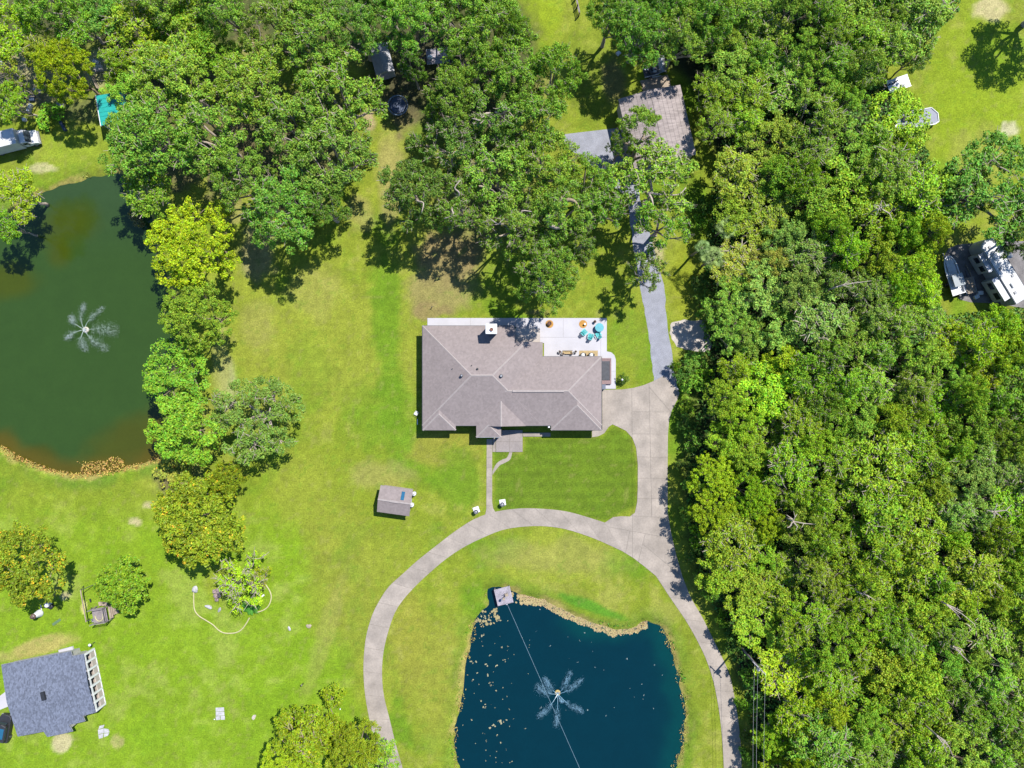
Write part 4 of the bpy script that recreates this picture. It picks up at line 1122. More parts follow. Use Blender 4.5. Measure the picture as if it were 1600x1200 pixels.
SPRAY = np.random.default_rng(77).random((64, 64)) ** .8
M_drop = simple('water_drop', (.75, .85, .85), .3, .05)
def fountain(px, py, label, jets, float_mat, size, seed, tone):
    x, y = W(px, py)
    rr = random.Random(seed)
    o = thing('fountain', label, 'fountain', (x, y, -.45))
    b = MB(); ring = [(size * math.cos(a), size * math.sin(a), .08) for a in np.linspace(0, 2 * math.pi, 17)]
    b.tube(ring, .17, 8, cap=False); b.build('float_ring', float_mat, o, True)
    b = MB(); b.lathe([(.22, -.1), (.22, .18), (.08, .22), (.06, .5), (.10, .52), (.10, .56)], n=12); b.build('nozzle', M_grey, o)
    for ang, L, n, wd in jets:
        mb = MB()
        a = R_(ang)
        k = 0
        while k < n:
            u = .3 + .72 * rr.betavariate(1.6, 1.2)
            r = u * L * rr.uniform(.86, 1.06)
            sp = wd * (.16 + .55 * math.sin(min(1, u) * 2.2)) * rr.gauss(0, .36)
            if SPRAY[int(r * 3.1 + 40) % 64, int(sp * 4.5 + a * 9 + 40) % 64] < rr.random() * .9: continue
            k += 1
            h = 4 * 0.9 * max(0, u * (1 - u)) * rr.uniform(.6, 1.05)
            if u > .72 and rr.random() < .6: h *= rr.random()
            c = Vector((r * math.cos(a) - sp * math.sin(a), r * math.sin(a) + sp * math.cos(a), max(.02, .5 * (1 - u)) + h))
            s = rr.uniform(.009, .024)
            mb.add([c + Vector((s, 0, -s)), c + Vector((-s * .6, s, -s)), c + Vector((-s * .6, -s, -s)), c + Vector((0, 0, s * 1.2))], [(0, 2, 1), (0, 1, 3), (1, 2, 3), (2, 0, 3)])
        # the thin solid stream that leaves the nozzle
        mb.tube([(t * L * math.cos(a), t * L * math.sin(a), .5 * (1 - t) + 4 * 0.9 * t * (1 - t)) for t in (0, .12, .25, .4)], [.025, .025, .02, .012], 4)
        mb.build('water_jet', M_drop if tone else M_drop2, o)
    return o
M_drop2 = simple('blue_water_drop', (.36, .62, .80), .3, .05)
M_floatyel = simple('yellow_float', (.42, .30, .10), .6)
M_floatpale = simple('pale_float', (.55, .50, .40), .6)
fountain(871.5, 1084, 'fountain with yellow float and seven jets on the blue pond', [(57, 3.9, 1300, .9), (28, 4.4, 1300, 1.0), (-38, 5.0, 1300, 1.0), (-92, 5.4, 1000, 1.0), (-128, 5.0, 1200, 1.1), (165, 3.6, 1500, 1.5), (134, 3.2, 1400, 1.2), (-60, 1.8, 600, .6)], M_floatyel, .3, 3, 0)
fountain(132, 515, 'fountain with pale float and seven jets on the green pond', [(95, 4.2, 800, 1.0), (52, 4.6, 900, 1.0), (140, 3.4, 900, 1.3), (203, 3.6, 900, 1.2), (-93, 3.4, 1000, 1.5), (-45, 4.6, 1200, 1.5), (0, 5.0, 1700, 2.2)], M_floatpale, .32, 5, 1)

# ------------------------------------------------------------------ houses
def hip(mb, x0, y0, x1, y1, z0, s, lines, th=0.22, keep=(0, 1, 2, 3, 4)):
    all_lines = lines
    lines = []
    w, h = x1 - x0, y1 - y0
    if w >= h:
        d = h / 2; A = (x0 + d, y0 + d, z0 + s * d); B = (x1 - d, y0 + d, z0 + s * d)
        c = [(x0, y0, z0), (x1, y0, z0), (x1, y1, z0), (x0, y1, z0)]
        lines += [(c[0], A), (c[3], A), (c[1], B), (c[2], B), (A, B)]
        fs = [(0, 1, 5, 4), (1, 2, 5), (2, 3, 4, 5), (3, 0, 4)]
    else:
        d = w / 2; A = (x0 + d, y0 + d, z0 + s * d); B = (x0 + d, y1 - d, z0 + s * d)
        c = [(x0, y0, z0), (x1, y0, z0), (x1, y1, z0), (x0, y1, z0)]
        lines += [(c[0], A), (c[1], A), (c[2], B), (c[3], B), (A, B)]
        fs = [(0, 1, 4), (1, 2, 5, 4), (2, 3, 5), (3, 0, 4, 5)]
    vs = c + [A, B] + [(x, y, z - th) for x, y, z in c]
    fs += [(6, 7, 1, 0), (7, 8, 2, 1), (8, 9, 3, 2), (9, 6, 0, 3), (9, 8, 7, 6)]
    mb.add(vs, fs)
    all_lines += [lines[i] for i in keep]

def window(parent, c, w, h, rz, frame=None):
    """a framed window lying on a wall; c is its centre in the parent's space"""
    b = MB()
    t = .08
    for dx, dz, sx, sz in ((0, h / 2 - t / 2, w, t), (0, -h / 2 + t / 2, w, t), (-w / 2 + t / 2, 0, t, h - 2 * t), (w / 2 - t / 2, 0, t, h - 2 * t), (0, 0, w - 2 * t, .04)):
        b.box((dx, 0, dz), (sx, .10, sz))
    f = b.build('window', frame or M_white, parent); f.location = c; f.rotation_euler = (0, 0, rz)
    g = MB(); g.box((0, .0, 0), (w - 2 * t, .03, h - 2 * t)); g.build('pane', M_glass, f)
    return f

def ranch_house():
    z0, s = 2.95, 0.34
    E = lambda px, py: W(px, py, z0)
    o = thing('ranch_house', 'large ranch house with mauve grey hipped shingle roof and white chimney', 'house', (*W(800, 600), 0))
    mb = MB(); lines = []
    def rect(px0, py0, px1, py1):
        a, b = E(px0, py1), E(px1, py0)
        return a[0], a[1], b[0], b[1]
    # main block with its notch at the patio corner
    x0, y0, x1, y1 = rect(660, 509, 848, 665)
    d = (y1 - y0) / 2
    A, B = (x0 + d, y0 + d, z0 + s * d), (x1 - d, y0 + d, z0 + s * d)
    nx, ny = E(804.5, 534.5)
    zn = z0 + s * (y1 - ny)
    hp = (x1 - (y1 - ny), ny, zn)
    th = .22
    vs = [(x0, y0, z0), (x1, y0, z0), (x1, ny, z0), hp, (nx, ny, zn), (nx, y1, z0), (x0, y1, z0), A, B,
          (x0, y0, z0 - th), (x1, y0, z0 - th), (x1, ny, z0 - th), (nx, ny, z0 - th), (nx, y1, z0 - th), (x0, y1, z0 - th)]
    fs = [(0, 1, 8, 7), (1, 2, 3, 8), (3, 4, 5, 6, 7, 8), (6, 0, 7), (9, 10, 1, 0), (10, 11, 2, 1), (11, 12, 4, 3, 2), (12, 13, 5, 4), (13, 14, 6, 5), (14, 9, 0, 6), (14, 13, 12, 11, 10, 9)]
    mb.add(vs, fs)
    lines += [(vs[0], A), (vs[6], A), (A, B), (hp, B), ((B[0] + 2.35, B[1] - 2.35, B[2] - 2.35 * s), B)]
    r = rect(735, 557, 940, 664.6); hip(mb, *r, z0, s, lines, keep=(2, 3, 4))
    r = rect(861, 587, 939.6, 672); hip(mb, *r, z0, s, lines, keep=(0, 1))
    r = rect(660.4, 614, 712, 672.3); hip(mb, *r, z0, s, lines, keep=(0, 1))
    # front cross gable
    gx0, gy0, gx1, gy1 = rect(744.6, 595, 821.5, 665.6)
    # rect gives y0 south; gable end at the south edge
    xm, hh = (gx0 + gx1) / 2, s * (gx1 - gx0) / 2
    mb.add([(gx0, gy0, z0 + .004), (xm, gy0, z0 + hh), (gx1, gy0, z0 + .004), (gx0, gy1, z0), (xm, gy1, z0 + hh), (gx1, gy1, z0)], [(0, 3, 4, 1), (1, 4, 5, 2), (0, 1, 2), (3, 5, 4), (0, 2, 5, 3)])
    lines.append(((xm, gy0, z0 + hh), (xm, gy1, z0 + hh)))
    r = rect(744.2, 642, 783, 683.3); hip(mb, *r, z0, s, lines, keep=(0, 1))
    roof = mb.build('roof', M_roof, o)
    def zat(x, y):   # top of the union of blocks, for caps
        return 0
    for k, (p, q) in enumerate(lines):
        p, q = Vector(p), Vector(q)
        b = MB(); dv = q - p
        if dv.length < .4: continue
        w = .15
        side = Vector((0, 0, 1)).cross(dv).normalized() * w
        dn = Vector((0, 0, -.045)); up = Vector((0, 0, .035))
        b.add([p + side + dn, p + up, p - side + dn, q + side + dn, q + up, q - side + dn, p - Vector((0, 0, .1)), q - Vector((0, 0, .1))],
              [(0, 3, 4, 1), (1, 4, 5, 2), (0, 1, 2, 6), (3, 7, 5, 4), (0, 6, 7, 3), (2, 5, 7, 6)])
        b.build('ridge_cap', M_ridge, roof)
    # ridge vent on the garage wing
    vx0, vy = E(801, 611); vx1, _ = E(880, 611)
    rz = z0 + s * ((rect(735, 557, 940, 664.6)[3] - rect(735, 557, 940, 664.6)[1]) / 2)
    ymid = (rect(735, 557, 940, 664.6)[1] + rect(735, 557, 940, 664.6)[3]) / 2
    b = MB(); b.box(((vx0 + vx1) / 2, ymid, rz + .04), (vx1 - vx0, .34, .14)); b.build('ridge_vent', M_ridge, roof)
    # walls with windows and doors
    ins = 5
    wb = MB()
    for k, rr_ in enumerate([(664, 513, 844, 661), (780, 561, 936, 660.6), (865, 600, 935.6, 668), (664.5, 600, 708, 668), (749, 640, 778, 679)]):
        a = rect(*rr_); wb.prism([(a[0], a[1]), (a[2], a[1]), (a[2], a[3]), (a[0], a[3])], -.1, 2.80 - .004 * k)
    # notch below the patio corner
    wb.build('wall', M_stucco, o)
    g = MB()
    for (pa, pb) in (((660, 509), (804.5, 509)), ((660, 509), (660, 672)), ((660, 672), (712, 672)), ((712, 665), (744, 665)), ((744, 683), (783, 683)), ((861, 672), (940, 672)), ((940, 557), (940, 672)), ((848, 557), (940, 557)), ((821, 665), (861, 665))):
        a, c = Vector((*E(*pa), z0 - .06)), Vector((*E(*pb), z0 - .06))
        g2 = MB(); dv = (c - a).normalized(); off = Vector((dv.y, -dv.x, 0)) * .0
        g2.tube([a + off, c + off], .075, 5); g2.build('gutter', M_dark if pa[0] != 744 else M_white, o)
    wins = [((700, 668), 0, 1.6), ((685, 668), 0, 0), ((728, 661), 0, 1.4), ((895, 668), 0, 1.8), ((916, 668), 0, 1.2), ((764, 679), 0, 1.6), ((690, 513), 0, 1.8), ((730, 513), 0, 1.5), ((664, 560), 90, 1.5), ((664, 620), 90, 1.5), ((820, 661), 0, 1.4), ((845, 661), 0, 1.2), ((900, 561), 0, 2.0)]
    for (p, rz_, w) in wins:
        if w: window(o, (*E(*p), 1.5), w, 1.3, R_(rz_))
    # entry door and garage doors
    def door(p, w, h, rz_, name, mat, panels):
        b = MB(); b.box((0, 0, h / 2), (w, .12, h)); dd = b.build(name, mat, o); dd.location = (*E(*p), 0.02); dd.rotation_euler = (0, 0, R_(rz_))
        for i in range(panels):
            q = MB(); q.box((0, 0, h * (i + .5) / panels), (w * .9, .16, h / panels * .8)); q.build('panel', mat, dd)
        k = MB(); k.box((w * .4, 0, h * .45), (.06, .26, .12)); k.build('handle', M_metal, dd)
    door((800, 660.8), 1.1, 2.1, 0, 'door', M_brown, 3)
    door((936, 628), 4.9, 2.2, 90, 'garage_door', M_offwhite, 4)
    door((893, 561), 1.8, 2.1, 0, 'door', M_white, 2)
    for p in ((747, 681), (781, 681), (858, 667)):
        b = MB(); b.box((*E(*p), 1.38), (.28, .28, 2.78)); b.build('column', M_white, o)
    # chimney
    cx, cy = W(769.5, 519)
    b = MB(); b.box((cx, cy, 3.2), (1.4, 1.25, 6.5)); ch = b.build('chimney', M_stucco, o)
    b = MB(); b.bevbox((cx, cy, 6.5), (1.7, 1.5, .22), .06); b.build('cap', M_white, ch)
    b = MB(); b.lathe([(.26, 6.6), (.26, 6.85), (.18, 6.86), (.18, 6.8)], (cx + .05, cy - .1, 0), 12); b.build('flue', M_rustred, ch)
    def roofz(px, py, blk):
        a = rect(*blk); x, y = E(px, py)
        return z0 + s * min(x - a[0], a[2] - x, y - a[1], a[3] - y)
    for (px, py, r, h, m) in ((721.5, 587, .22, .5, M_dark), (783, 587.5, .24, .4, M_dark), (746, 576.5, .14, .3, M_black), (737, 571, .06, .3, M_black), (707, 576, .06, .3, M_dark), (805, 540, .05, .3, M_dark), (829, 540, .05, .3, M_dark), (817, 606, .05, .35, M_dark)):
        z = roofz(px, py, (660, 509, 848, 665)); x, y = W(px, py, z)
        b = MB(); b.lathe([(r * 1.3, -.1), (r * 1.25, .05), (r, .06), (r, h), (r * .5, h + .05)], (x, y, z), 10); v = b.build('roof_vent', m, roof)
        if r > .2:
            b = MB(); b.lathe([(r * .55, h + .04), (r * .5, h + .10)], (x, y, z), 10); b.build('vent_cap', M_metal, v)
    return o
ranch_house()

def grey_house():
    z0 = 2.5
    cx, cy = W(70, 1085, z0)
    o = thing('grey_house', 'bungalow with blue grey shingle roof and white columned porch', 'house', (cx, cy, 0))
    L = lambda px, py, z=z0: (W(px, py, z)[0] - cx, W(px, py, z)[1] - cy)
    out = [(2, 1039), (110.5, 1017.6), (113, 1024.8), (131.7, 1021.5), (150.3, 1112.5), (129.5, 1118), (132.5, 1127), (107.6, 1132.5), (113, 1143), (73.6, 1151.5), (68, 1143), (27.6, 1150.8)]
    P = [L(*p) for p in out]
    # shallow roof: ridge along the house, drawn as rise with distance from the long eaves
    r0, r1 = Vector(L(20, 1093)), Vector(L(141, 1067))
    def zz(p):
        d = (r1 - r0).normalized(); n = Vector((-d.y, d.x))
        return z0 + max(0, 5.8 - abs((Vector(p) - r0).dot(n))) * .10
    bm = bmesh.new()
    top = split([P], (r0.x, r0.y), (r1.x, r1.y), 0.0)
    mb = MB()
    for po in top:
        n = len(po)
        mb.add([(x, y, zz((x, y))) for x, y in po], [tuple(range(n)) if sum(po[i][0] * po[(i + 1) % n][1] - po[(i + 1) % n][0] * po[i][1] for i in range(n)) > 0 else tuple(range(n))[::-1]])
    bm.free()
    n = len(P)
    for i in range(n):
        a, b = P[i], P[(i + 1) % n]
        mb.add([(*a, zz(a) - .2), (*b, zz(b) - .2), (*b, zz(b)), (*a, zz(a))], [(0, 1, 2, 3), (3, 2, 1, 0)])
    roof = mb.build('roof', M_roof2, o)
    ang = math.atan2(r1.y - r0.y, r1.x - r0.x)
    b = MB(); vx, vy = L(66.8, 1088, 3.4); b.box((vx, vy, 3.3), (.55, 1.25, .34), ang); b.build('roof_vent', M_black, roof)
    f = MB()
    for i in range(n):
        a, c = Vector((*P[i], zz(P[i]) - .13)), Vector((*P[(i + 1) % n], zz(P[(i + 1) % n]) - .13))
        q = MB(); q.tube([a, c], .07, 4); q.build('fascia', M_grey if i != 3 else M_white, o)
    # walls: one body and the recessed porch side
    body = [(5, 1043), (108, 1022), (110, 1028), (120, 1026), (136, 1106), (125, 1113), (128, 1123), (104, 1129), (109, 1139), (76, 1147), (71, 1139), (31, 1146)]
    w = MB(); w.prism([L(*p) for p in body], -.1, z0 - .1); w.build('wall', M_siding, o)
    sl = MB(); sl.prism([L(*p, 0.2) for p in [(133, 1018), (144, 1016.5), (161, 1104), (153, 1112), (136, 1112), (124, 1030)]], -.1, .2); sl.build('porch_floor', M_concrete, o)
    e0, e1 = Vector(L(131.2, 1023.5)), Vector(L(149.2, 1111))
    for k in range(8):
        p = e0.lerp(e1, k / 7)
        c = MB(); c.box((p.x, p.y, 1.2), (.30, .30, 2.4), ang); c.build('column', M_white, o)
        if k < 7:
            q0 = e0.lerp(e1, (k + .5) / 7); h = MB(); h.box((q0.x, q0.y, .62), (.16, (e1 - e0).length / 7 - .32, 1.0), ang); h.build('knee_wall', M_stucco, o)
            h = MB(); h.box((q0.x, q0.y, .08), (.36, (e1 - e0).length / 7 - .32, .12), ang); h.build('base_strip', M_white, o)
    m = MB(); mid = e0.lerp(e1, .5); m.box((mid.x, mid.y, 2.28), (.14, (e1 - e0).length, .25), ang); m.build('beam', M_white, o)
    d = MB(); d.prism([L(*p, .25) for p in [(91, 1016), (113, 1010), (117, 1024), (94, 1028)]], -.1, .25); d.build('back_step', M_white_slab, o)
    d = MB(); d.prism([L(*p, .1) for p in [(-12, 1096), (9, 1080.5), (15, 1103), (-12, 1114)]], -.1, .1); d.build('entry_slab', M_white_slab, o)
    for p, rz in (((30, 1038), ang), ((70, 1030), ang), ((126, 1060), ang + R_(90)), ((131, 1085), ang + R_(90)), ((90, 1143.5), ang), ((50, 1143), ang)):
        window(o, (*L(*p), 1.5), 1.4, 1.2, rz)
    b = MB(); b.box((*L(128.5, 1072, 1), 1.05), (1.0, .14, 2.1), ang + R_(90)); dd = b.build('door', M_brown, o)
    k = MB(); k.box((*L(129.4, 1075, 1), 1.0), (.08, .08, .12)); k.build('handle', M_metal, dd)
    return o
grey_house()

def gabled(name, label, cat, px, py, w, l, rz, zw, rise, roofmat, wallmat, over=.3, ridge_y=True, door_side=None, extra=None):
    """simple gabled building; w across the ridge, l along it, local y along the ridge"""
    x, y = W(px, py, zw)
    o = thing(name, label, cat, (x, y, 0), rz)
    b = MB(); b.add([(-w / 2, -l / 2, -.2), (w / 2, -l / 2, -.2), (w / 2, l / 2, -.2), (-w / 2, l / 2, -.2), (-w / 2, -l / 2, zw), (w / 2, -l / 2, zw), (w / 2, l / 2, zw), (-w / 2, l / 2, zw), (0, -l / 2, zw + rise * .97), (0, l / 2, zw + rise * .97)],
                    [(3, 2, 1, 0), (0, 1, 5, 8, 4), (1, 2, 6, 5), (2, 3, 7, 9, 6), (3, 0, 4, 7)])
    b.build('wall', wallmat, o)
    W2, L2 = w / 2 + over, l / 2 + over
    ze = zw - rise * over / (w / 2)
    rf = None
    for sgn in (-1, 1):
        r = MB()
        r.add([(0, -L2, zw + rise + .03), (sgn * W2, -L2, ze + .03), (sgn * W2, L2, ze + .03), (0, L2, zw + rise + .03), (0, -L2, zw + rise - .06), (sgn * W2, -L2, ze - .09), (sgn * W2, L2, ze - .09), (0, L2, zw + rise - .06)],
              [(0, 1, 2, 3), (7, 6, 5, 4), (0, 4, 5, 1), (1, 5, 6, 2), (2, 6, 7, 3)] if sgn > 0 else [(3, 2, 1, 0), (4, 5, 6, 7), (1, 5, 4, 0), (2, 6, 5, 1), (3, 7, 6, 2)])
        rf = r.build('roof', roofmat, o)
    q = MB(); q.box((0, 0, zw + rise + .04), (.26, 2 * L2, .06)); q.build('ridge_cap', M_ridge if roofmat is M_roof else roofmat, o)
    return o, zw, rise, W2, L2

barn, zw, rise, W2, L2 = gabled('barn', 'brown roofed barn with cream walls under the oak branches', 'barn', 1027, 198, 9.1, 10.3, R_(13), 3.6, .9, M_roofbarn, simple('cream_siding', (.47, .43, .36), .8, .08), .25)
for dy in (-2.6, 1.8):
    b = MB(); b.box((-4.58, dy, 1.45), (.1, 3.0, 2.9)); d = b.build('barn_door', M_offwhite, barn)
    for k in range(5):
        q = MB(); q.box((-4.64, dy - 1.2 + k * .6, 1.45), (.06, .5, 2.7)); q.build('panel', M_siding, d)
b = MB(); b.box((1.5, -5.18, 1.05), (1.0, .1, 2.1)); b.build('door', M_offwhite, barn)
window(barn, (-1.8, -5.17, 1.7), 1.2, 1.0, 0)
for k in range(6):    # lighter laps across the roofing
    for sgn in (-1, 1):
        b = MB(); f = .8 + k * .68
        b.box((sgn * f, 0, zw + rise - (rise / 4.55) * f + .05), (.05, 2 * L2 - .05, .03), 0, 0); b.build('roof_batten', M_roofbarn, barn)

shed, zs_, rs_, a_, b_ = gabled('garden_shed', 'small gabled shed with blue skylight standing alone on the lawn', 'shed', 617, 782.5, 3.6, 4.5, R_(-98), 2.3, .65, M_roof, M_stucco, .25)
# local y runs along the ridge; the skylight lies on the slope facing away from the pond
b = MB(); b.box((-0.98, 1.15, 2.3 + .65 * (1 - .98 / 1.8) + .06), (1.3, .5, .07), 0, -.345); sk = b.build('skylight', M_blue, shed)
b = MB(); b.box((0, .0, 2.3 + .65 + .075), (.34, 1.4, .07)); b.build('ridge_vent', M_ridge, shed)
b = MB(); b.box((0.3, 2.27, .95), (.95, .08, 1.9)); d = b.build('door', M_white, shed)
k = MB(); k.box((.65, 2.34, .95), (.05, .08, .12)); k.build('handle', M_metal, d)
window(shed, (-1.1, 2.27, 1.4), .7, .6, 0)
def barrel(px, py, label):
    x, y = W(px, py, .9)
    o = thing('barrel', label, 'barrel', (x, y, 0), 0, 'white barrels at the garden shed')
    b = MB(); b.lathe([(.3, 0), (.33, .25), (.35, .5), (.33, .8), (.3, .95)], n=14); b.build('body', M_white, o, True)
    b = MB(); b.lathe([(.16, .94), (.15, .99)], (-.07, -.03, 0), n=12); b.build('lid', M_grey, o)
barrel(646.5, 772, 'white barrel at the shed corner by the skylight'); barrel(643, 789.5, 'white barrel at the shed corner farther from the skylight')

gb, *_ = gabled('tool_shed', 'small grey gabled shed half hidden by oaks', 'shed', 596, 92, 2.6, 4.2, R_(15), 2.3, .5, simple('grey_sheet_roof', (.27, .265, .28), .6, .12), M_siding, .15)
b = MB(); b.box((0, -2.12, .95), (1.0, .08, 1.9)); b.build('door', M_woodgrey, gb)

# side platform by the patio
def side_platform():
    x, y = W(947, 580)
    o = thing('entry_platform', 'low brick red platform with dark grey mat against the house end wall', 'platform', (x, y, 0))
    b = MB()
    b.box((0, 0, .22), (1.5, 4.05, .3)); b.build('base', M_mauve, o)
    b = MB()
    for (cx, cy, sx, sy) in ((0, 1.9, 1.5, .26), (0, -1.75, 1.5, .55), (.64, .07, .22, 3.08)): b.box((cx, cy, .42), (sx, sy, .09))
    b.build('rim', M_mauve, o)
    b = MB(); b.bevbox((-.1, .07, .40), (1.2, 3.0, .06), .03); b.build('mat', simple('mat_grey', (.055, .058, .068), .8, .2, 3), o)
    x, y = W(942, 604.5)
    u = thing('utility_box', 'blue grey box at the garage corner below the red platform', 'box', (x, y, 0))
    b = MB(); b.bevbox((0, 0, .5), (.55, .75, .85), .04); b.build('body', M_dark, u)
    b = MB(); b.bevbox((0, 0, .95), (.6, .8, .06), .02); b.build('lid', simple('bluegrey', (.08, .10, .15), .5), u)
side_platform()

# ------------------------------------------------------------------ patio furniture
PZ = .09
def rug(px, py, w, h, label, mat, rnd=False, rz=0):
    x, y = W(px, py, PZ)
    b = MB()
    if rnd: b.lathe([(w, 0), (w, .012), (w * .99, .016)], n=28)
    else: b.box((0, 0, .008), (w, h, .016))
    o = b.build('rug', mat); o.location = (x, y, PZ + .006); o.rotation_euler = (0, 0, rz)
    return props(o, label, 'rug')
rug(858.5, 506.3, .62, 0, 'round orange rug under the dark fire bowl', M_orange, True)
rug(911, 506.3, .62, 0, 'round orange rug beside the teal chairs', M_orange, True)
rug(919.5, 552.5, 2.9, .95, 'tan rectangular rug under the two round black chairs', M_tan)
def bowl(px, py, label, r=.3):
    x, y = W(px, py, PZ)
    o = thing('fire_bowl', label, 'fire bowl', (x, y, PZ + .02))
    b = MB(); b.lathe([(.12, 0), (.14, .12), (r * .8, .3), (r, .46), (r, .5), (r * .9, .5), (r * .7, .36), (.05, .3)], n=16); b.build('bowl', M_brown, o, True)
    for k in range(4):
        b = MB(); a = k * 1.3; b.tube([(-.18 * math.cos(a), -.18 * math.sin(a), .42), (.18 * math.cos(a), .18 * math.sin(a), .5)], .045, 6); b.build('log', M_rustred, o)
bowl(858.2, 505.6, 'dark brown fire bowl holding logs on the round orange rug', .34)
def side_bowl():
    x, y = W(913.5, 506.5, PZ)
    o = thing('side_table', 'tiny white topped table at the edge of the second orange rug', 'table', (x, y, PZ + .02))
    b = MB(); b.lathe([(.16, .4), (.16, .43)], n=14); b.build('top', M_white, o)
    for k in range(3):
        b = MB(); b.tube([(.12 * math.cos(k * 2.1), .12 * math.sin(k * 2.1), 0), (.05 * math.cos(k * 2.1), .05 * math.sin(k * 2.1), .4)], .018, 5); b.build('leg', M_brown, o)
side_bowl()
def adirondack(px, py, rz, label):
    x, y = W(px, py, .5)
    o = thing('garden_chair', label, 'chair', (x, y, PZ), rz, 'teal slatted chairs on the patio')
    sm, bm_ = None, None
    for k in range(5):
        b = MB(); b.box((.30 - k * .13, 0, .36 - k * .028), (.115, .56, .025), 0, -.2); b.build('seat_slat', M_teal, o)
    for k in range(5):
        b = MB(); yy = -.23 + k * .115; h = .78 - abs(k - 2) * .05
        b.box((-.40 - .13, yy, .22 + h / 2), (.025, .10, h), 0, -.38); b.build('back_slat', M_teal, o)
    for sgn in (-1, 1):
        b = MB(); b.box((0, sgn * .36, .56), (.72, .13, .025)); b.build('armrest', M_teal, o)
        b = MB(); b.box((.30, sgn * .31, .27), (.09, .04, .55)); b.build('leg', M_teal, o)
        b = MB(); b.box((-.22, sgn * .31, .2), (.85, .04, .1), 0, .32); b.build('leg', M_teal, o)
# facing the lounge rug
adirondack(913.3, 518.5, R_(45), 'teal chair nearest the second orange rug'); adirondack(923, 524.8, R_(75), 'teal chair in the middle of the three'); adirondack(935, 522.8, R_(118), 'teal chair closest to the patio end')
def round_table():
    x, y = W(936.5, 511.8, .72)
    o = thing('patio_table', 'round teal table in the shaded patio corner', 'table', (x, y, PZ))
    b = MB(); b.lathe([(.66, .68), (.68, .7), (.68, .74), (.66, .75)], n=28); b.build('tabletop', simple('teal_table', (.03, .30, .36), .5), o)
    for k in range(4):
        b = MB(); a = k * math.pi / 2 + .5; b.tube([(.5 * math.cos(a), .5 * math.sin(a), 0), (.3 * math.cos(a), .3 * math.sin(a), .69)], .03, 6); b.build('leg', M_teal, o)
round_table()
def pot(px, py, r, h, label, mat, plant=None, cat='pot', z=PZ):
    x, y = W(px, py, h)
    o = thing('flower_pot', label, cat, (x, y, z))
    b = MB(); b.lathe([(r * .65, 0), (r * .9, h * .7), (r, h), (r * .85, h), (r * .8, h * .85), (.02, h * .82)], n=14); b.build('body', mat, o, True)
    b = MB(); rr = random.Random(int(px)); 
    for k in range(14):
        a = rr.uniform(0, 6.28); l = rr.uniform(.5, 1.3) * r
        b.add([(0, 0, h * .8), (l * .5 * math.cos(a) - .05 * math.sin(a), l * .5 * math.sin(a) + .05 * math.cos(a), h + r * .5), (l * math.cos(a), l * math.sin(a), h + r * .35), (l * .5 * math.cos(a) + .05 * math.sin(a), l * .5 * math.sin(a) - .05 * math.cos(a), h + r * .5)], [(0, 1, 2, 3)])
    b.build('plant', plant or M_brown, o)
pot(929.5, 502.5, .22, .5, 'dark brown plant pot at the upper patio edge near the teal table', M_brown)
def wicker(px, py, rz, label, r=.42):
    x, y = W(px, py, .5)
    o = thing('lounge_chair', label, 'chair', (x, y, PZ + .03), rz, 'round black chairs on the tan rug')
    b = MB(); b.lathe([(.2, 0), (.24, .06), (.1, .12), (.1, .26), (r * .9, .34), (r, .40), (r * .9, .42)], n=18); b.build('base', M_black, o, True)
    arc = [(r * math.cos(a), r * math.sin(a), .62 + .12 * abs(math.cos(a / 2 - math.pi / 2))) for a in np.linspace(.9, 2 * math.pi - .9, 12)]
    b = MB(); b.tube(arc, .07, 6); b.tube([(p[0], p[1], .45) for p in arc], .07, 6); b.build('backrest', M_black, o, True)
    b = MB(); b.lathe([(r * .75, .40), (r * .78, .46), (r * .6, .52), (.02, .53)], n=16); b.build('cushion', M_offwhite, o, True)
wicker(911, 555, R_(90), 'round black chair with pale cushion, on the rug end nearer the iron bench'); wicker(924, 555, R_(80), 'round black chair with pale cushion, on the rug end nearer the patio corner')
def iron_bench():
    x, y = W(886.5, 550.5, .5)
    o = thing('garden_bench', 'thin framed iron bench against the patio wall', 'bench', (x, y, PZ))
    b = MB(); b.box((0, 0, .44), (1.5, .5, .04)); b.build('seat', M_tan, o)
    b = MB(); b.tube([(-.75, .26, .4), (-.75, .28, .85), (.75, .28, .85), (.75, .26, .4)], .025, 6)
    for k in range(9): b.tube([(-.6 + k * .15, .27, .45), (-.6 + k * .15, .28, .85)], .012, 4)
    b.build('backrest', M_dark, o)
    for sx in (-.7, .7):
        for sy in (-.22, .24):
            b = MB(); b.tube([(sx, sy, 0), (sx, sy, .44)], .022, 5); b.build('leg', M_dark, o)
iron_bench()
for i, (a, b_, c) in enumerate([(874.5, 549.8, 'white potted plant beyond the iron bench end toward the roof step'), (879.5, 552.5, 'white and brown potted plant in front of the iron bench, near the roof step'), (893.5, 551.6, 'white and brown potted plant in front of the iron bench, near the tan rug'), (899.5, 549.5, 'white potted plant beyond the iron bench end toward the tan rug')]):
    pot(a, b_, .26, .45, c, M_offwhite)
def grill(px, py, w, h, label, parts_mat):
    x, y = W(px, py, .8)
    o = thing('grill', label, 'grill', (x, y, PZ))
    b = MB(); b.bevbox((0, 0, .45), (w, h, .7), .03); b.build('cabinet', M_dark, o)
    b = MB(); b.bevbox((0, 0, .92), (w * .8, h * .62, .26), .08); b.build('lid', parts_mat, o)
    for s in (-1, 1):
        b = MB(); b.box((0, s * (h * .5), .78), (w * .9, h * .22, .04)); b.build('side_shelf', M_woodtan, o)
    b = MB(); b.tube([(w * .45, -h * .2, .95), (w * .45, h * .2, .95)], .02, 5); b.build('handle', M_metal, o)
grill(813.6, 524, .5, 1.35, 'narrow olive grill cart by the house corner on the patio', simple('olive', (.12, .13, .06), .5))
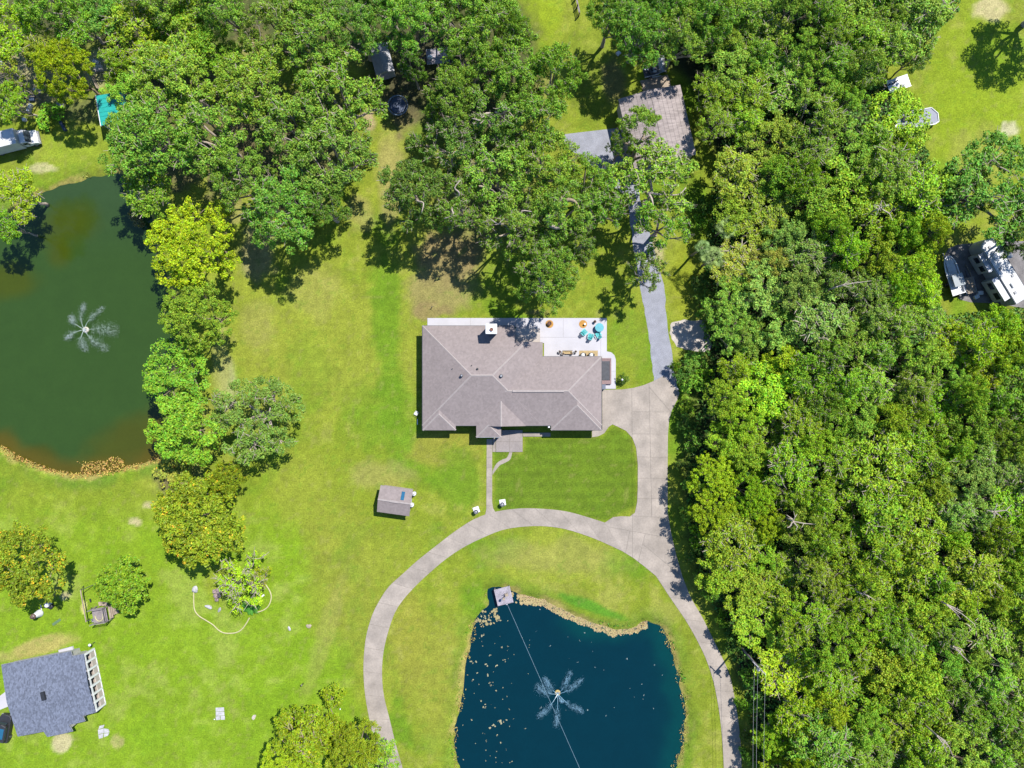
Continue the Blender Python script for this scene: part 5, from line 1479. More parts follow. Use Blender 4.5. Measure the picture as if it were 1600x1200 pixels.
def cooler():
    x, y = W(807, 518.5, .5)
    o = thing('cooler', 'small dark green cooler between chimney and grill cart', 'cooler', (x, y, PZ))
    b = MB(); b.bevbox((0, 0, .22), (.5, .55, .4), .04); b.build('body', simple('deep_green', (.04, .06, .035), .5), o)
    b = MB(); b.bevbox((0, 0, .46), (.52, .57, .08), .03); b.build('lid', simple('pale_green', (.2, .22, .16), .5), o)
cooler()

# pedestal urns at the front walk
def urn(px, py, rz, label):
    x, y = W(px, py)
    o = thing('garden_urn', label, 'urn', (x, y, 0), rz, 'urns on white squares at the front walk')
    b = MB(); b.bevbox((0, 0, .06), (.95, .95, .14), .03); b.build('base_slab', M_white, o)
    b = MB(); b.lathe([(.22, .12), (.24, .2), (.12, .26), (.11, .55), (.26, .75), (.34, 1.0), (.36, 1.04)], (-.05, -.15, 0), 16); b.build('urn', M_grey, o, True)
    b = MB(); b.lathe([(.34, 1.03), (.30, 1.07), (.1, 1.02)], (-.05, -.15, 0), 16); b.build('rim', M_dark, o)
urn(744.2, 796.5, R_(20), 'grey urn on a white square at the lawn side of the walk near the shed'); urn(785.3, 785, R_(8), 'grey urn on a white square in the front lawn beside the driveway')

def wall_chair():
    x, y = W(650, 645.5, .5)
    o = thing('garden_chair', 'white metal garden chair by the shaded end wall of the ranch house', 'chair', (x, y, 0), R_(150))
    b = MB(); b.box((0, 0, .42), (.5, .5, .04)); b.build('seat', M_white, o)
    b = MB(); b.tube([(-.26, -.25, .4), (-.32, -.25, .9), (-.32, .25, .9), (-.26, .25, .4)], .03, 6)
    for k in range(4): b.tube([(-.27, -.15 + k * .1, .42), (-.32, -.15 + k * .1, .9)], .02, 4)
    b.build('backrest', M_white, o)
    for s in (-1, 1):
        b = MB(); b.tube([(-.28, s * .27, .65), (.22, s * .29, .64), (.24, s * .28, 0)], .028, 5); b.build('armrest', M_white, o)
        b = MB(); b.tube([(-.24, s * .24, .42), (-.28, s * .25, 0)], .028, 5); b.build('leg', M_white, o)
    b = MB(); x, y = W(652.3, 659)
    p = b; p.box((0, 0, .04), (.12, .9, .08)); q = p.build('drain_pipe', M_white); q.location = (x, y, 0); props(q, 'short white drain pipe lying below the white metal chair', 'pipe')
wall_chair()
def sprinkler():
    x, y = W(674.8, 480.5)
    o = thing('garden_tap', 'black garden tap post on bare ground above the patio corner', 'tap', (x, y, 0))
    b = MB(); b.tube([(0, 0, -.1), (0, 0, .8)], .05, 6); b.build('post', M_black, o)
    b = MB(); b.tube([(0, 0, .7), (.2, .05, .68), (.24, .06, .6)], .035, 6); b.build('spout', M_dark, o)
sprinkler()
def lamp_post(px, py, label, h=1.4, r=.22):
    x, y = W(px, py, h)
    o = thing('garden_lamp', label, 'lamp', (x, y, 0))
    b = MB(); b.tube([(0, 0, -.1), (0, 0, h - r)], .04, 6); b.build('post', M_dark, o)
    b = MB(); b.lathe([(.05, -r), (r * .8, -r * .6), (r, 0), (r * .8, r * .6), (.03, r)], (0, 0, h), 12); b.build('globe', M_white, o, True)
lamp_post(140, 1008, 'white globe lamp beside the porch corner of the grey roofed house'); lamp_post(972.2, 593.3, 'small white globe lamp in the dark shrub by the patio end', 1.5, .17)
lamp_post(531.5, 1108, 'tiny white marker globe beside the golden trees', .4, .12); lamp_post(335, 1124, 'tiny white marker globe beside the paver pad', .3, .1)

# ------------------------------------------------------------------ dock and cable
def dock():
    cx, cy = W(787, 931, .5)
    rz = R_(13.5)
    o = thing('dock', 'weathered plank dock standing over the corner of the blue pond', 'dock', (cx, cy, 0), rz)
    n = 11
    for k in range(n):
        b = MB(); b.box((-1.15 + k * .23, rng.uniform(-.03, .03), .5), (.215, 2.55, .05)); b.build('plank', M_woodgrey, o)
    for y in (-1.1, 0, 1.1):
        b = MB(); b.box((0, y, .39), (2.5, .1, .16)); b.build('beam', M_wood, o)
    for x in (-1.15, 1.15):
        for y in (-1.2, 1.2):
            b = MB(); b.tube([(x, y, -1.6), (x, y, .47)], .09, 6); b.build('post', M_wood, o)
    b = MB(); b.box((0, -1.31, .42), (2.55, .05, .2)); b.build('rim_board', M_woodgrey, o)
    def dchair(px, py, r, label, mat):
        x, y = W(px, py, .9)
        c = thing('dock_chair', label, 'chair', (x, y, .525), r)
        b = MB(); b.box((0, 0, .4), (.48, .48, .04)); b.build('seat', mat, c)
        b = MB(); b.box((-.26, 0, .72), (.04, .48, .6), 0, -.2); b.build('backrest', mat, c)
        for sx in (-.2, .2):
            for sy in (-.2, .2):
                b = MB(); b.box((sx, sy, .2), (.05, .05, .4)); b.build('leg', mat, c)
    dchair(791.3, 929.5, R_(-70), 'tan chair on the dock facing the fountain', M_woodtan)
    x, y = W(787.4, 930)
    f = thing('fish_feeder', 'slender post feeder on the dock beside the tan chair', 'feeder', (x, y, .525))
    b = MB(); b.tube([(0, 0, 0), (0, 0, 1.3)], .05, 6); b.build('post', M_woodtan, f)
    b = MB(); b.bevbox((0, 0, 1.42), (.34, .34, .3), .05); b.build('hopper', M_woodtan, f)
    b = MB(); b.lathe([(.12, -.1), (.16, .0), (.1, .02)], (0, 0, 1.3), 10); b.build('funnel', M_dark, f)
dock()
def cord():
    a, c = W(791.5, 943), W(912, 1216)
    b = MB(); b.tube([(a[0] + (c[0] - a[0]) * t, a[1] + (c[1] - a[1]) * t, -.40 + 5.0 * 0 + .03 * math.sin(t * 40)) for t in np.linspace(0, 1, 40)], .028, 5)
    o = b.build('fountain_cable', simple('cable_grey', (.16, .26, .32), .5))
    props(o, 'pale cable running straight from the dock across the blue pond', 'cable')
    x, y = W(791.5, 945)
    b = MB(); b.lathe([(.05, -.1), (.16, -.05), (.18, .05), (.05, .16)], n=10); q = b.build('buoy', M_white, None, True); q.location = (x, y, -.42)
    props(q, 'small white float where the pale cable leaves the dock', 'buoy')
cord()

# ------------------------------------------------------------------ playset
def playset():
    z = 1.5
    cx, cy = W(156, 961, z)
    rz = R_(10)
    o = thing('playset', 'wooden playset tower with railings, steps and swing beam', 'playset', (cx, cy, 0), rz)
    for k in range(9):
        b = MB(); b.box((-.98 + k * .245, 0, z), (.23, 2.2, .05)); b.build('plank', M_wood, o)
    for x in (-1.1, 1.1):
        for y in (-1.1, 1.1):
            b = MB(); b.box((x, y, 1.3), (.12, .12, 2.6)); b.build('post', M_wood, o)
    for y in (-1.1, 1.1):
        for zz_ in (2.0, 2.45):
            b = MB(); b.box((0, y, zz_), (2.1, .06, .1)); b.build('rail', M_wood, o)
    for zz_ in (2.0, 2.45):
        b = MB(); b.box((1.1, 0, zz_), (.06, 2.1, .1)); b.build('rail', M_wood, o)
    for k in range(5):
        b = MB(); b.box((1.45 + k * .13, .1, 1.3 - k * .28), (.3, 1.9 if k < 2 else 1.2, .05)); b.build('step', M_woodtan, o)
    for k in range(3):
        b = MB(); b.box((-.3 + k * .5, 1.5 - .1 * k, .5), (.45, .6, .08)); b.build('bench_board', M_woodtan, o)
    b = MB(); b.box((-1.7, 2.0, 2.35), (.12, 5.0, .14)); b.build('swing_beam', M_woodtan, o)
    for y in (-.4, 4.4):
        for s in (-1, 1):
            b = MB(); b.tube([(-1.7, y, 2.32), (-1.7 + s * .95, y + (.2 if y > 0 else -.2), 0)], .055, 5); b.build('leg', M_dark, o)
    for y in (.9, 2.3):
        b = MB(); b.tube([(-1.7, y - .22, 2.3), (-1.7, y - .22, .55)], .012, 4); b.tube([(-1.7, y + .22, 2.3), (-1.7, y + .22, .55)], .012, 4); b.box((-1.7, y, .53), (.2, .5, .04)); b.build('swing', M_black, o)
    b = MB(); b.box((-1.75, -.85, .5), (.6, .5, .06)); b.box((-1.75, -.85, .25), (.08, .4, .5)); b.build('seat_box', M_woodgrey, o)
    x, y = W(155.5, 962, z)
    b = MB(); b.tube([(.62 * math.cos(a), .8 * math.sin(a), .06 + .01 * a) for a in np.linspace(3.0, 6.6, 16)], .09, 6)
    h = b.build('hose_coil', M_edging, None, True); h.location = (x, y, z + .03); h.rotation_euler = (0, 0, rz)
    props(h, 'curved tan hose lying on the playset deck', 'hose')
playset()

def lighthouse():
    x, y = W(62.5, 958)
    o = thing('garden_lighthouse', 'white tapered garden lighthouse with dark banded top on the lawn', 'ornament', (x, y, 0))
    b = MB(); b.lathe([(.6, -.05), (.58, .2), (.40, 1.0), (.3, 1.5)], n=18); b.build('tower', M_white, o, True)
    b = MB(); b.lathe([(.40, 1.48), (.42, 1.6), (.36, 1.64)], n=18); b.build('gallery', M_brown, o)
    b = MB(); b.lathe([(.2, 1.6), (.2, 1.9), (.26, 1.92)], n=14); b.build('lantern', M_white, o)
    b = MB(); b.lathe([(.3, 1.9), (.06, 2.1), (.05, 2.16)], n=14); b.build('cap', M_brown, o)
lighthouse()
def drums():
    for (px, py, m, l, r, h) in ((72.3, 946, M_white, 'white drum beside the black drum near the rusty maple', .36, .9), (78, 948.5, M_black, 'black drum beside the white drum near the rusty maple', .36, .5)):
        x, y = W(px, py, h)
        o = thing('drum', l, 'drum', (x, y, 0))
        b = MB(); b.lathe([(r * .95, 0), (r, .1), (r * .97, h * .5), (r, h * .9), (r * .95, h)], n=14); b.build('body', m, o, True)
        b = MB(); b.lathe([(r * .8, h - .02), (r * .78, h + .03)], n=14); b.build('lid', m, o)
drums()
def flat(name, px, py, sx, sy, sz, rz, label, cat, mat, z=0, grp=None):
    x, y = W(px, py)
    b = MB(); b.bevbox((0, 0, sz / 2), (sx, sy, sz), min(.05, sz * .4, sx * .3, sy * .3))
    o = b.build(name, mat); o.location = (x, y, z); o.rotation_euler = (0, 0, rz)
    return props(o, label, cat, grp)
flat('board', 88.5, 972, 1.5, .4, .06, R_(35), 'faded green board lying on the lawn below the drums', 'board', simple('faded_green', (.09, .16, .07), .8))
flat('board', 64.5, 950, .14, 1.0, .08, R_(8), 'pale narrow board beside the white drum', 'board', M_offwhite)
# paver pad: each paver a part
def pavers():
    cx, cy = W(344, 1115)
    o = thing('paver_pad', 'small pad of six square concrete pavers alone on the lawn', 'pavers', (cx, cy, 0), R_(3))
    for i in range(2):
        for j in range(3):
            b = MB(); b.bevbox((-.36 + i * .72 + rng.uniform(-.04, .04), -.66 + j * .66, .04), (.66, .6, .09), .03, rng.uniform(-.04, .04)); b.build('paver', M_stone, o)
    cx, cy = W(162, 1144)
    o = thing('flagstone_pad', 'irregular pale flagstones beside the grey roofed house', 'flagstones', (cx, cy, 0), R_(0))
    for poly in ([(-.75, .5), (.0, .75), (.15, 1.2), (-.6, 1.0)], [(-.85, .4), (.05, .62), (.05, -.1), (-.8, -.3)], [(.12, .6), (.75, .5), (.95, .0), (.12, -.12)], [(-.8, -.38), (.0, -.2), (-.1, -.85), (-.7, -1.0)], [(.1, -.2), (.9, -.1), (.7, -.5), (.1, -.75)]):
        b = MB(); b.prism(poly, -.02, .09 + rng.uniform(-.02, .02)); b.build('flagstone', M_stone, o)
pavers()
def rock(px, py, r, label, mat=None, sy=.7, rz=0, sz=.55, grp=None):
    x, y = W(px, py)
    bm = bmesh.new(); bmesh.ops.create_icosphere(bm, subdivisions=2, radius=1)
    rr = random.Random(int(px * 7 + py))
    ph = [rr.uniform(0, 6) for _ in range(4)]
    for v in bm.verts:
        k = 1 + .16 * math.sin(3 * v.co.x + ph[0]) + .14 * math.sin(4 * v.co.y + ph[1]) + .1 * math.sin(6 * v.co.z + ph[2]) + rr.uniform(-.06, .06)
        v.co = Vector((v.co.x * k * r, v.co.y * k * r * sy, v.co.z * k * r * sz))
    me = bpy.data.meshes.new('rock'); bm.to_mesh(me); bm.free(); me.materials.append(mat or M_stone)
    o = link('rock', me); o.location = (x, y, r * sz * .35); o.rotation_euler = (0, 0, rz)
    return props(o, label, 'rock', grp)
rock(305.5, 920, .52, 'pale upright boulder at the upper end of the tan border', sy=.75, rz=R_(80), sz=.8)
rock(326, 947.5, .55, 'flat white boulder inside the tan border', sy=.55, rz=R_(-20)); rock(343, 953, .45, 'low grey boulder inside the tan border', M_grey, .5, R_(65), .3)
for i, (a, b_, r) in enumerate([(336, 924, .38), (340, 921, .34), (342, 926, .4), (337, 931, .38), (343, 931, .3), (339, 937, .34), (346, 922, .3)]):
    rock(a, b_, r, 'reddish rock heaped under the half bare tree', M_redstone, .8, i, .7, 'rocks heaped under the half bare tree')
rock(482.5, 978, .36, 'round pale tree stump alone on the west lawn', simple('stump_top', (.36, .30, .22), .9), 1, 0, .6)
rock(374, 951, .3, 'small pale rock beside the cycad', None, .8, 1); rock(397, 1120, .4, 'flat pale rock by the golden trees near the paver pad', M_sand, .7, 1, .3); rock(452, 982, .3, 'small grey rock left of the pale stump', None, .8, 2, .35)
rock(30, 1146, .2, 'small pale rock at the lower eave of the grey roofed house', None, .9, 0, .6); rock(38, 1038, .35, 'reddish rock by the upper eave of the grey roofed house', M_redstone, .8, 0, .6)
x, y = W(406, 934.5)
b = MB(); b.tube([(-.85, -.62, .12), (.0, 0, .16), (.75, .6, .2)], [.09, .12, .14], 8); q = b.build('log', M_offwhite, None, True); q.location = (x, y, 0); props(q, 'pale log lying next to the cycad inside the border', 'log')
for nm, pts_, l in (('garden_border', [(303, 922), (303, 940), (304.5, 953), (311, 962), (322, 969), (333, 976), (342, 984.5), (352, 989), (368, 988.5), (378, 983), (385, 974), (390, 965)], 'tan curved edging round the lower side of the garden bed'),
                    ('garden_border', [(400, 957), (412, 953), (420, 946), (424, 934), (422, 924), (415, 913), (408, 904)], 'tan curved edging round the far end of the garden bed by the cycad')):
    P = smooth_line(pts_, 5)
    bb = MB(); bb.tube([(*W(*p), .06) for p in P], .10, 5); props(bb.build(nm, M_edging, None, True), l, 'edging')
x, y = W(472, 1070, .5)
b = MB(); b.tube([(0, 0, -.1), (.05, .02, 1.0), (.25, .55, 1.7)], [.10, .08, .04], 6); q = b.build('dead_snag', M_barkpale, None, True); q.location = (x, y, 0); props(q, 'grey dead snag at the tip of the golden conifer', 'snag')

# ------------------------------------------------------------------ vehicles
def wheel(o, c, r=.36, w=.24, axis='y'):
    def ring(rr, ww, n=16):
        b = MB(); vs, fs = [], []
        prof = [(rr * .6, -ww / 2), (rr * .95, -ww / 2), (rr, -ww * .3), (rr, ww * .3), (rr * .95, ww / 2), (rr * .6, ww / 2)]
        for (q, t) in prof:
            for k in range(n):
                a = 2 * math.pi * k / n
                vs.append((q * math.cos(a), t, q * math.sin(a)))
        for i in range(len(prof) - 1):
            for k in range(n): fs.append((i * n + k, i * n + (k + 1) % n, (i + 1) * n + (k + 1) % n, (i + 1) * n + k))
        b.add(vs, fs); return b
    t = ring(r, w).build('wheel', M_black, o); t.location = c
    d = MB(); vs = [(r * .6 * math.cos(2 * math.pi * k / 16), 0, r * .6 * math.sin(2 * math.pi * k / 16)) for k in range(16)]
    d.add([(x, -w * .3, z) for x, _, z in vs] + [(x, w * .3, z) for x, _, z in vs], [tuple(range(16)), tuple(range(31, 15, -1))]); d.build('rim', M_metal, t)

def rounded(mb, outline, z0, z1, top_in=.06):
    """closed body with a softened top edge; outline counter-clockwise in local x, y"""
    n = len(outline)
    cx = sum(p[0] for p in outline) / n; cy = sum(p[1] for p in outline) / n
    def shr(p, d):
        l = math.hypot(p[0] - cx, p[1] - cy)
        return (cx + (p[0] - cx) * (1 - d / l), cy + (p[1] - cy) * (1 - d / l))
    rings = [[(*p, z0) for p in outline], [(*p, z1 - top_in) for p in outline], [(*shr(p, top_in * .4), z1 - top_in * .25) for p in outline], [(*shr(p, top_in), z1) for p in outline]]
    vs = [v for r in rings for v in r]
    fs = [tuple(range(n - 1, -1, -1)), tuple(range(3 * n, 4 * n))]
    for r in range(3):
        for i in range(n): fs.append((r * n + i, r * n + (i + 1) % n, (r + 1) * n + (i + 1) % n, (r + 1) * n + i))
    mb.add(vs, fs)

def camper():
    x, y = W(1571, 423, 3.6)
    o = thing('camper_trailer', 'large white camper with two window slide-outs parked beside the boat', 'camper', (x, y, 0), R_(121.5))
    w = 1.3
    nose = [(4.6 + .95 * math.cos(a), 1.3 * math.sin(a)) for a in np.linspace(-math.pi / 2, math.pi / 2, 11)]
    b = MB(); rounded(b, [(-5.2, -w)] + nose + [(-5.2, w)], .75, 3.6, .10); b.build('body', M_offwhite, o)
    b = MB(); b.box((-.3, 0, .68), (9.6, 2.2, .22)); b.build('chassis', M_dark, o)
    # roof rails that show as dark lines
    for s in (-1, 1):
        b = MB(); b.box((-.3, s * 1.22, 3.6), (9.6, .08, .05)); b.build('roof_rail', M_dark, o)
    # slide-outs toward the boat (local +y) and one on the other side
    for (x0, x1, yy, dep) in ((1.0, 4.1, 1, .75), (-3.9, -.2, 1, 1.0), (1.2, 3.6, -1, .95)):
        b = MB(); cx = (x0 + x1) / 2
        b.bevbox((cx, yy * (w + dep / 2 - .02), 2.1), (x1 - x0, dep, 2.5), .07); s = b.build('slide_out', M_offwhite, o)
        b = MB(); b.box((cx, yy * (w + dep / 2), 3.37), (x1 - x0 + .12, dep + .1, .04)); b.build('awning_top', M_metal, s)
        for k in (-1, 1):
            b = MB(); b.box((cx + k * (x1 - x0) * .24, yy * (w + dep), 2.35), ((x1 - x0) * .3, .06, .9)); b.build('window', M_glass, s)
    for (px_, py_, sx, sy) in ((2.6, .1, .9, 1.0), (-2.4, 0, .8, 1.0)):
        b = MB(); b.bevbox((px_, py_, 3.74), (sx, sy, .28), .08); b.build('air_conditioner', M_white, o)
    for (px_, py_) in ((.6, .5), (-1.2, -.5), (-3.6, .5), (4.3, .2)):
        b = MB(); b.bevbox((px_, py_, 3.66), (.42, .42, .14), .04); b.build('roof_vent', M_grey, o)
    for s in (-1, 1):
        for dx in (-1.9, -2.8): wheel(o, (dx, s * 1.12, .38), .38)
    b = MB(); b.box((-5.22, -.5, 1.7), (.05, .7, 1.9)); b.build('door', M_offwhite, o)
    for s in (-1, 1):
        b = MB(); b.tube([(4.6, s * .7, .9), (4.6, s * .7, 0)], .06, 6); b.build('jack_leg', M_dark, o)
camper()

def box_truck():
    x, y = W(23, 212, 2.9)
    o = thing('box_truck', 'white box truck cut off by the picture side, nose on the far lawn', 'truck', (x, y, 0), R_(14))
    b = MB(); b.bevbox((-3.1, 0, 1.85), (6.2, 2.4, 2.3), .05); bx = b.build('box', M_offwhite, o)
    for k in range(5):
        b = MB(); b.box((-.6 - k * 1.2, 0, 3.02), (.06, 2.3, .04)); b.build('roof_rib', M_white, bx)
    prof = [(.08, .6), (2.15, .6), (2.2, 1.0), (2.05, 1.25), (1.35, 1.35), (.85, 2.2), (.08, 2.25)]
    b = MB(); n = len(prof)
    b.add([(p[0], -1.0, p[1]) for p in prof] + [(p[0], 1.0, p[1]) for p in prof], [tuple(range(n - 1, -1, -1))[::-1], tuple(range(n, 2 * n))[::-1]] + [(i, i + n, (i + 1) % n + n, (i + 1) % n) for i in range(n)])
    cab = b.build('cab', M_white, o)
    b = MB(); b.add([(1.38, -.9, 1.40), (1.38, .9, 1.40), (.91, .82, 2.17), (.91, -.82, 2.17)], [(0, 1, 2, 3)]); 
    b.add([(1.36, -.9, 1.36), (1.36, .9, 1.36), (.89, .82, 2.13), (.89, -.82, 2.13)], [(3, 2, 1, 0)]); b.build('windshield', M_glass, o)
    for s in (-1, 1):
        b = MB(); b.box((.6, s * 1.005, 1.65), (.7, .03, .6)); b.build('side_window', M_glass, o)
        b = MB(); b.bevbox((2.15, s * .7, .95), (.14, .3, .2), .03); b.build('headlight', M_metal, o)
        b = MB(); b.box((1.1, s * 1.2, 1.6), (.12, .2, .3)); b.build('mirror', M_black, o)
        wheel(o, (1.4, s * .95, .4), .4); wheel(o, (-4.2, s * .95, .4), .4)
    b = MB(); b.box((2.25, 0, .6), (.14, 2.0, .25)); b.build('bumper', M_metal, o)
    b = MB(); b.box((-2.5, 0, .6), (7, 1.0, .2)); b.build('chassis', M_dark, o)
box_truck()

def hull(mb, L, w, z0, z1, nbow=6, chamfer=None):
    out = [(-L / 2, -w / 2)]
    for k in range(nbow + 1):
        t = k / nbow; out.append((L * .1 + L * .4 * math.sin(t * math.pi / 2), -w / 2 * math.cos(t * math.pi / 2) ** .8))
    out += [(p[0], -p[1]) for p in out[::-1][1:]]
    n = len(out)
    vs = [(p[0] * .93, p[1] * .6, z0) for p in out] + [(p[0], p[1], z1) for p in out] + [(p[0] * .955, p[1] * .86, z1 + .02) for p in out] + [(p[0] * .93, p[1] * .8, z1 - .25) for p in out]
    fs = [tuple(range(n - 1, -1, -1)), tuple(range(3 * n, 4 * n))]
    for r in range(3):
        for i in range(n): fs.append((r * n + i, r * n + (i + 1) % n, (r + 1) * n + (i + 1) % n, (r + 1) * n + i))
    mb.add(vs, fs)
def boat():
    x, y = W(1489, 430, 1.2)
    o = thing('motor_boat', 'white motor boat with grey canopy on its trailer beside the camper', 'boat', (x, y, 0), R_(107))
    b = MB(); hull(b, 6.2, 2.1, .55, 1.35, 7); b.build('hull', M_white, o)
    b = MB(); b.box((1.5, 0, 1.32), (1.9, 1.2, .06)); b.build('foredeck', M_offwhite, o)
    b = MB(); b.bevbox((-.9, 0, 2.15), (1.9, 1.7, .10), .04); b.build('canopy', simple('canopy_grey', (.30, .33, .34), .7, .06), o)
    for sx in (-1.7, -.1):
        for sy in (-.75, .75):
            b = MB(); b.tube([(sx, sy, 1.2), (sx, sy, 2.12)], .025, 5); b.build('pole', M_metal, o)
    b = MB(); b.bevbox((-.5, 0, 1.4), (.6, .7, .6), .06); b.build('console', M_offwhite, o)
    b = MB(); b.bevbox((-3.3, 0, 1.1), (.45, .4, .8), .08); b.build('outboard', M_black, o)
    b = MB(); b.tube([(2.2, -.5, 1.55), (2.9, 0, 1.6), (2.2, .5, 1.55)], .02, 5); b.build('bow_rail', M_metal, o)
    for s in (-1, 1): wheel(o, (-1.2, s * .95, .32), .32, .2)
    b = MB(); b.box((.4, 0, .42), (6.6, .12, .12)); b.box((-1.2, 0, .42), (.1, 1.9, .1)); b.build('trailer_frame', M_metal, o)
boat()
def pontoon():
    x, y = W(1430, 186, 1.0)
    o = thing('deck_boat', 'grey decked boat with white rim poking out under a yellow-green tree', 'boat', (x, y, 0), R_(9))
    P = [(-4.2, -1.25), (2.9, -1.25), (3.55, -.95), (3.6, .35), (2.75, 1.35), (-4.2, 1.25)]
    b = MB(); b.prism(P, .7, .95); b.build('deck', simple('deck_grey', (.22, .23, .28), .7, .06), o)
    for i in range(len(P)):
        b = MB(); b.tube([(*P[i], .98), (*P[(i + 1) % len(P)], .98)], .085, 5); b.build('rim', M_white, o)
    for s in (-1, 1):
        b = MB(); b.tube([(-4.1, s * .9, .4), (2.8, s * .9, .4), (3.4, s * .8, .55)], [.32, .32, .1], 10); b.build('pontoon', M_metal, o, True)
    b = MB(); b.bevbox((-1.5, .4, 1.4), (.7, .7, .9), .06); b.build('console', M_offwhite, o)
    b = MB(); b.bevbox((-3.4, 0, 1.2), (.6, 2.2, .5), .08); b.build('bench_seat', M_white, o)
    for s in (-1, 1): wheel(o, (-1.0, s * 1.0, .3), .3, .18)
pontoon()
def flat_trailer(px, py, L, w, rz, label, deck_mat, z=.75, planks=0, slope=0, stake=False):
    x, y = W(px, py, z)
    o = thing('utility_trailer', label, 'trailer', (x, y, 0), rz)
    if planks:
        for k in range(planks):
            b = MB(); b.box((0, -w / 2 + (k + .5) * w / planks, z), (L, w / planks * .93, .05)); b.build('plank', deck_mat, o)
    else:
        b = MB(); b.bevbox((0, 0, z), (L, w, .08), .02); b.build('deck', deck_mat, o)
    for s in (-1, 1):
        b = MB(); b.box((0, s * (w / 2 + .02), z + .03), (L, .07, .16)); b.build('side_rail', M_white if not planks else M_metal, o)
        wheel(o, (-.3, s * (w / 2 + .12), .34), .34, .2)
    b = MB(); b.box((L / 2 + .5, 0, z - .12), (1.1, .1, .1)); b.build('tongue', M_dark, o)
    return o
flat_trailer(1404, 131, 3.5, 1.85, R_(199), 'white flat trailer loaded with a few dark bits on the far lawn', M_white)
for i, (a, b_, c, d, l) in enumerate([(1398, 129, 1.1, .18, 'thin dark pole lying on the white flat trailer'), (1389.5, 132.5, .3, .25, 'small black can at the end of the white flat trailer'), (1410, 133, .7, .3, 'pale crate on the white flat trailer')]):
    x, y = W(a, b_, .8); b = MB(); b.bevbox((0, 0, .12), (c, d, .22), .04); q = b.build(('pole', 'can', 'crate')[i], (M_dark, M_black, M_grey)[i]); q.location = (x, y, .80); q.rotation_euler = (0, 0, R_(35 - 10 * i)); props(q, l, ('pole', 'can', 'crate')[i])
flat_trailer(1515, 446, 2.5, 1.55, R_(103), 'small plank bed trailer between the boat and the camper', M_woodtan, .7, 6)
flat_trailer(684.5, 88, 3.6, 2.2, R_(185), 'flat grey trailer in the shade of the oaks', M_woodgrey, .8, 7)
for i, (a, b_, l) in enumerate([(672, 90, 'white sack lying on the flat grey trailer'), (697, 87, 'pale bundle at the end of the flat grey trailer')]):
    x, y = W(a, b_, .9); b = MB(); b.lathe([(.1, 0), (.35, .08), (.38, .2), (.2, .34), (.03, .36)], n=9, sx=1.2); q = b.build('sack', (M_white, M_sand)[i], None, True); q.location = (x, y, .83); props(q, l, 'sack')
def suv():
    x, y = W(2, 1141, 1.4)
    o = thing('parked_car', 'black car parked at the picture side beside the grey roofed house', 'car', (x, y, 0), R_(80))
    b = MB(); rounded(b, [(-2.2, -.8), (-1.9, -.93), (1.7, -.93), (2.15, -.7), (2.25, 0), (2.15, .7), (1.7, .93), (-1.9, .93), (-2.2, .8)], .35, 1.0, .14); b.build('body', M_black, o)
    b = MB(); rounded(b, [(-1.9, -.72), (.7, -.72), (.95, 0), (.7, .72), (-1.9, .72)], .98, 1.6, .16); b.build('cabin', M_black, o)
    b = MB(); b.box((-.5, 0, 1.605), (1.6, 1.0, .02)); b.build('sunroof', M_blue, o)
    b = MB(); b.box((.98, 0, 1.25), (.1, 1.2, .42), 0, -.4); b.build('windshield', M_glass, o)
    for s in (-1, 1):
        b = MB(); b.box((-.5, s * .73, 1.27), (2.0, .03, .35)); b.build('side_window', M_glass, o)
        b = MB(); b.bevbox((2.12, s * .62, .72), (.14, .34, .16), .03); b.build('headlight', M_metal, o)
        wheel(o, (1.4, s * .86, .34), .34, .22); wheel(o, (-1.4, s * .86, .34), .34, .22)
suv()

# ------------------------------------------------------------------ yard clutter behind the barn and in the north-west
def trampoline():
    x, y = W(621.5, 164.5, .8)
    o = thing('trampoline', 'round dark blue trampoline shaded by oaks', 'trampoline', (x, y, 0))
    b = MB(); b.lathe([(.02, .80), (1.25, .80), (1.26, .83), (.02, .83)], n=28); b.build('mat', M_tramp, o)
    b = MB(); b.tube([(1.5 * math.cos(a), 1.5 * math.sin(a), .82) for a in np.linspace(0, 2 * math.pi, 29)], .12, 6, False); b.build('pad_ring', simple('pad_blue', (.12, .17, .24), .5), o, True)
    for k in range(6):
        a = k * math.pi / 3
        b = MB(); b.tube([(1.5 * math.cos(a), 1.5 * math.sin(a), .8), (1.55 * math.cos(a), 1.55 * math.sin(a), 0)], .03, 5); b.build('leg', M_metal, o)
        b = MB(); b.tube([(1.58 * math.cos(a), 1.58 * math.sin(a), .4), (1.58 * math.cos(a), 1.58 * math.sin(a), 2.4)], .025, 5); b.build('net_pole', M_dark, o)
trampoline()
def teal_roof():
    x, y = W(176, 168, 2.6)
    o = thing('carport', 'teal roofed carport with a white edge under the oaks', 'carport', (x, y, 0), R_(-80))
    for k in range(7):
        b = MB(); b.box((-2.2 + (k + .5) * .66, 0, 2.6 + .0), (.63, 4.4, .06)); b.build('roof_panel', M_tealroof, o)
    b = MB(); b.box((0.1, -2.25, 2.58), (4.8, .10, .2)); b.build('fascia', M_white, o)
    for sx in (-2.0, 2.2):
        for sy in (-2.0, 2.0):
            b = MB(); b.box((sx, sy, 1.28), (.12, .12, 2.55)); b.build('post', M_white, o)
teal_roof()
def deck_pallet():
    x, y = W(1024.5, 131)
    o = thing('wooden_deck', 'low weathered plank deck behind the barn', 'deck', (x, y, 0), R_(13))
    for k in range(9):
        b = MB(); b.box((rng.uniform(-.12, .12), -.85 + k * .21, .2), (4.4, .19, .05)); b.build('plank', M_woodtan, o)
    for sx in (-1.8, 0, 1.8):
        b = MB(); b.box((sx, 0, .1), (.1, 1.9, .14)); b.build('joist', M_wood, o)
deck_pallet()
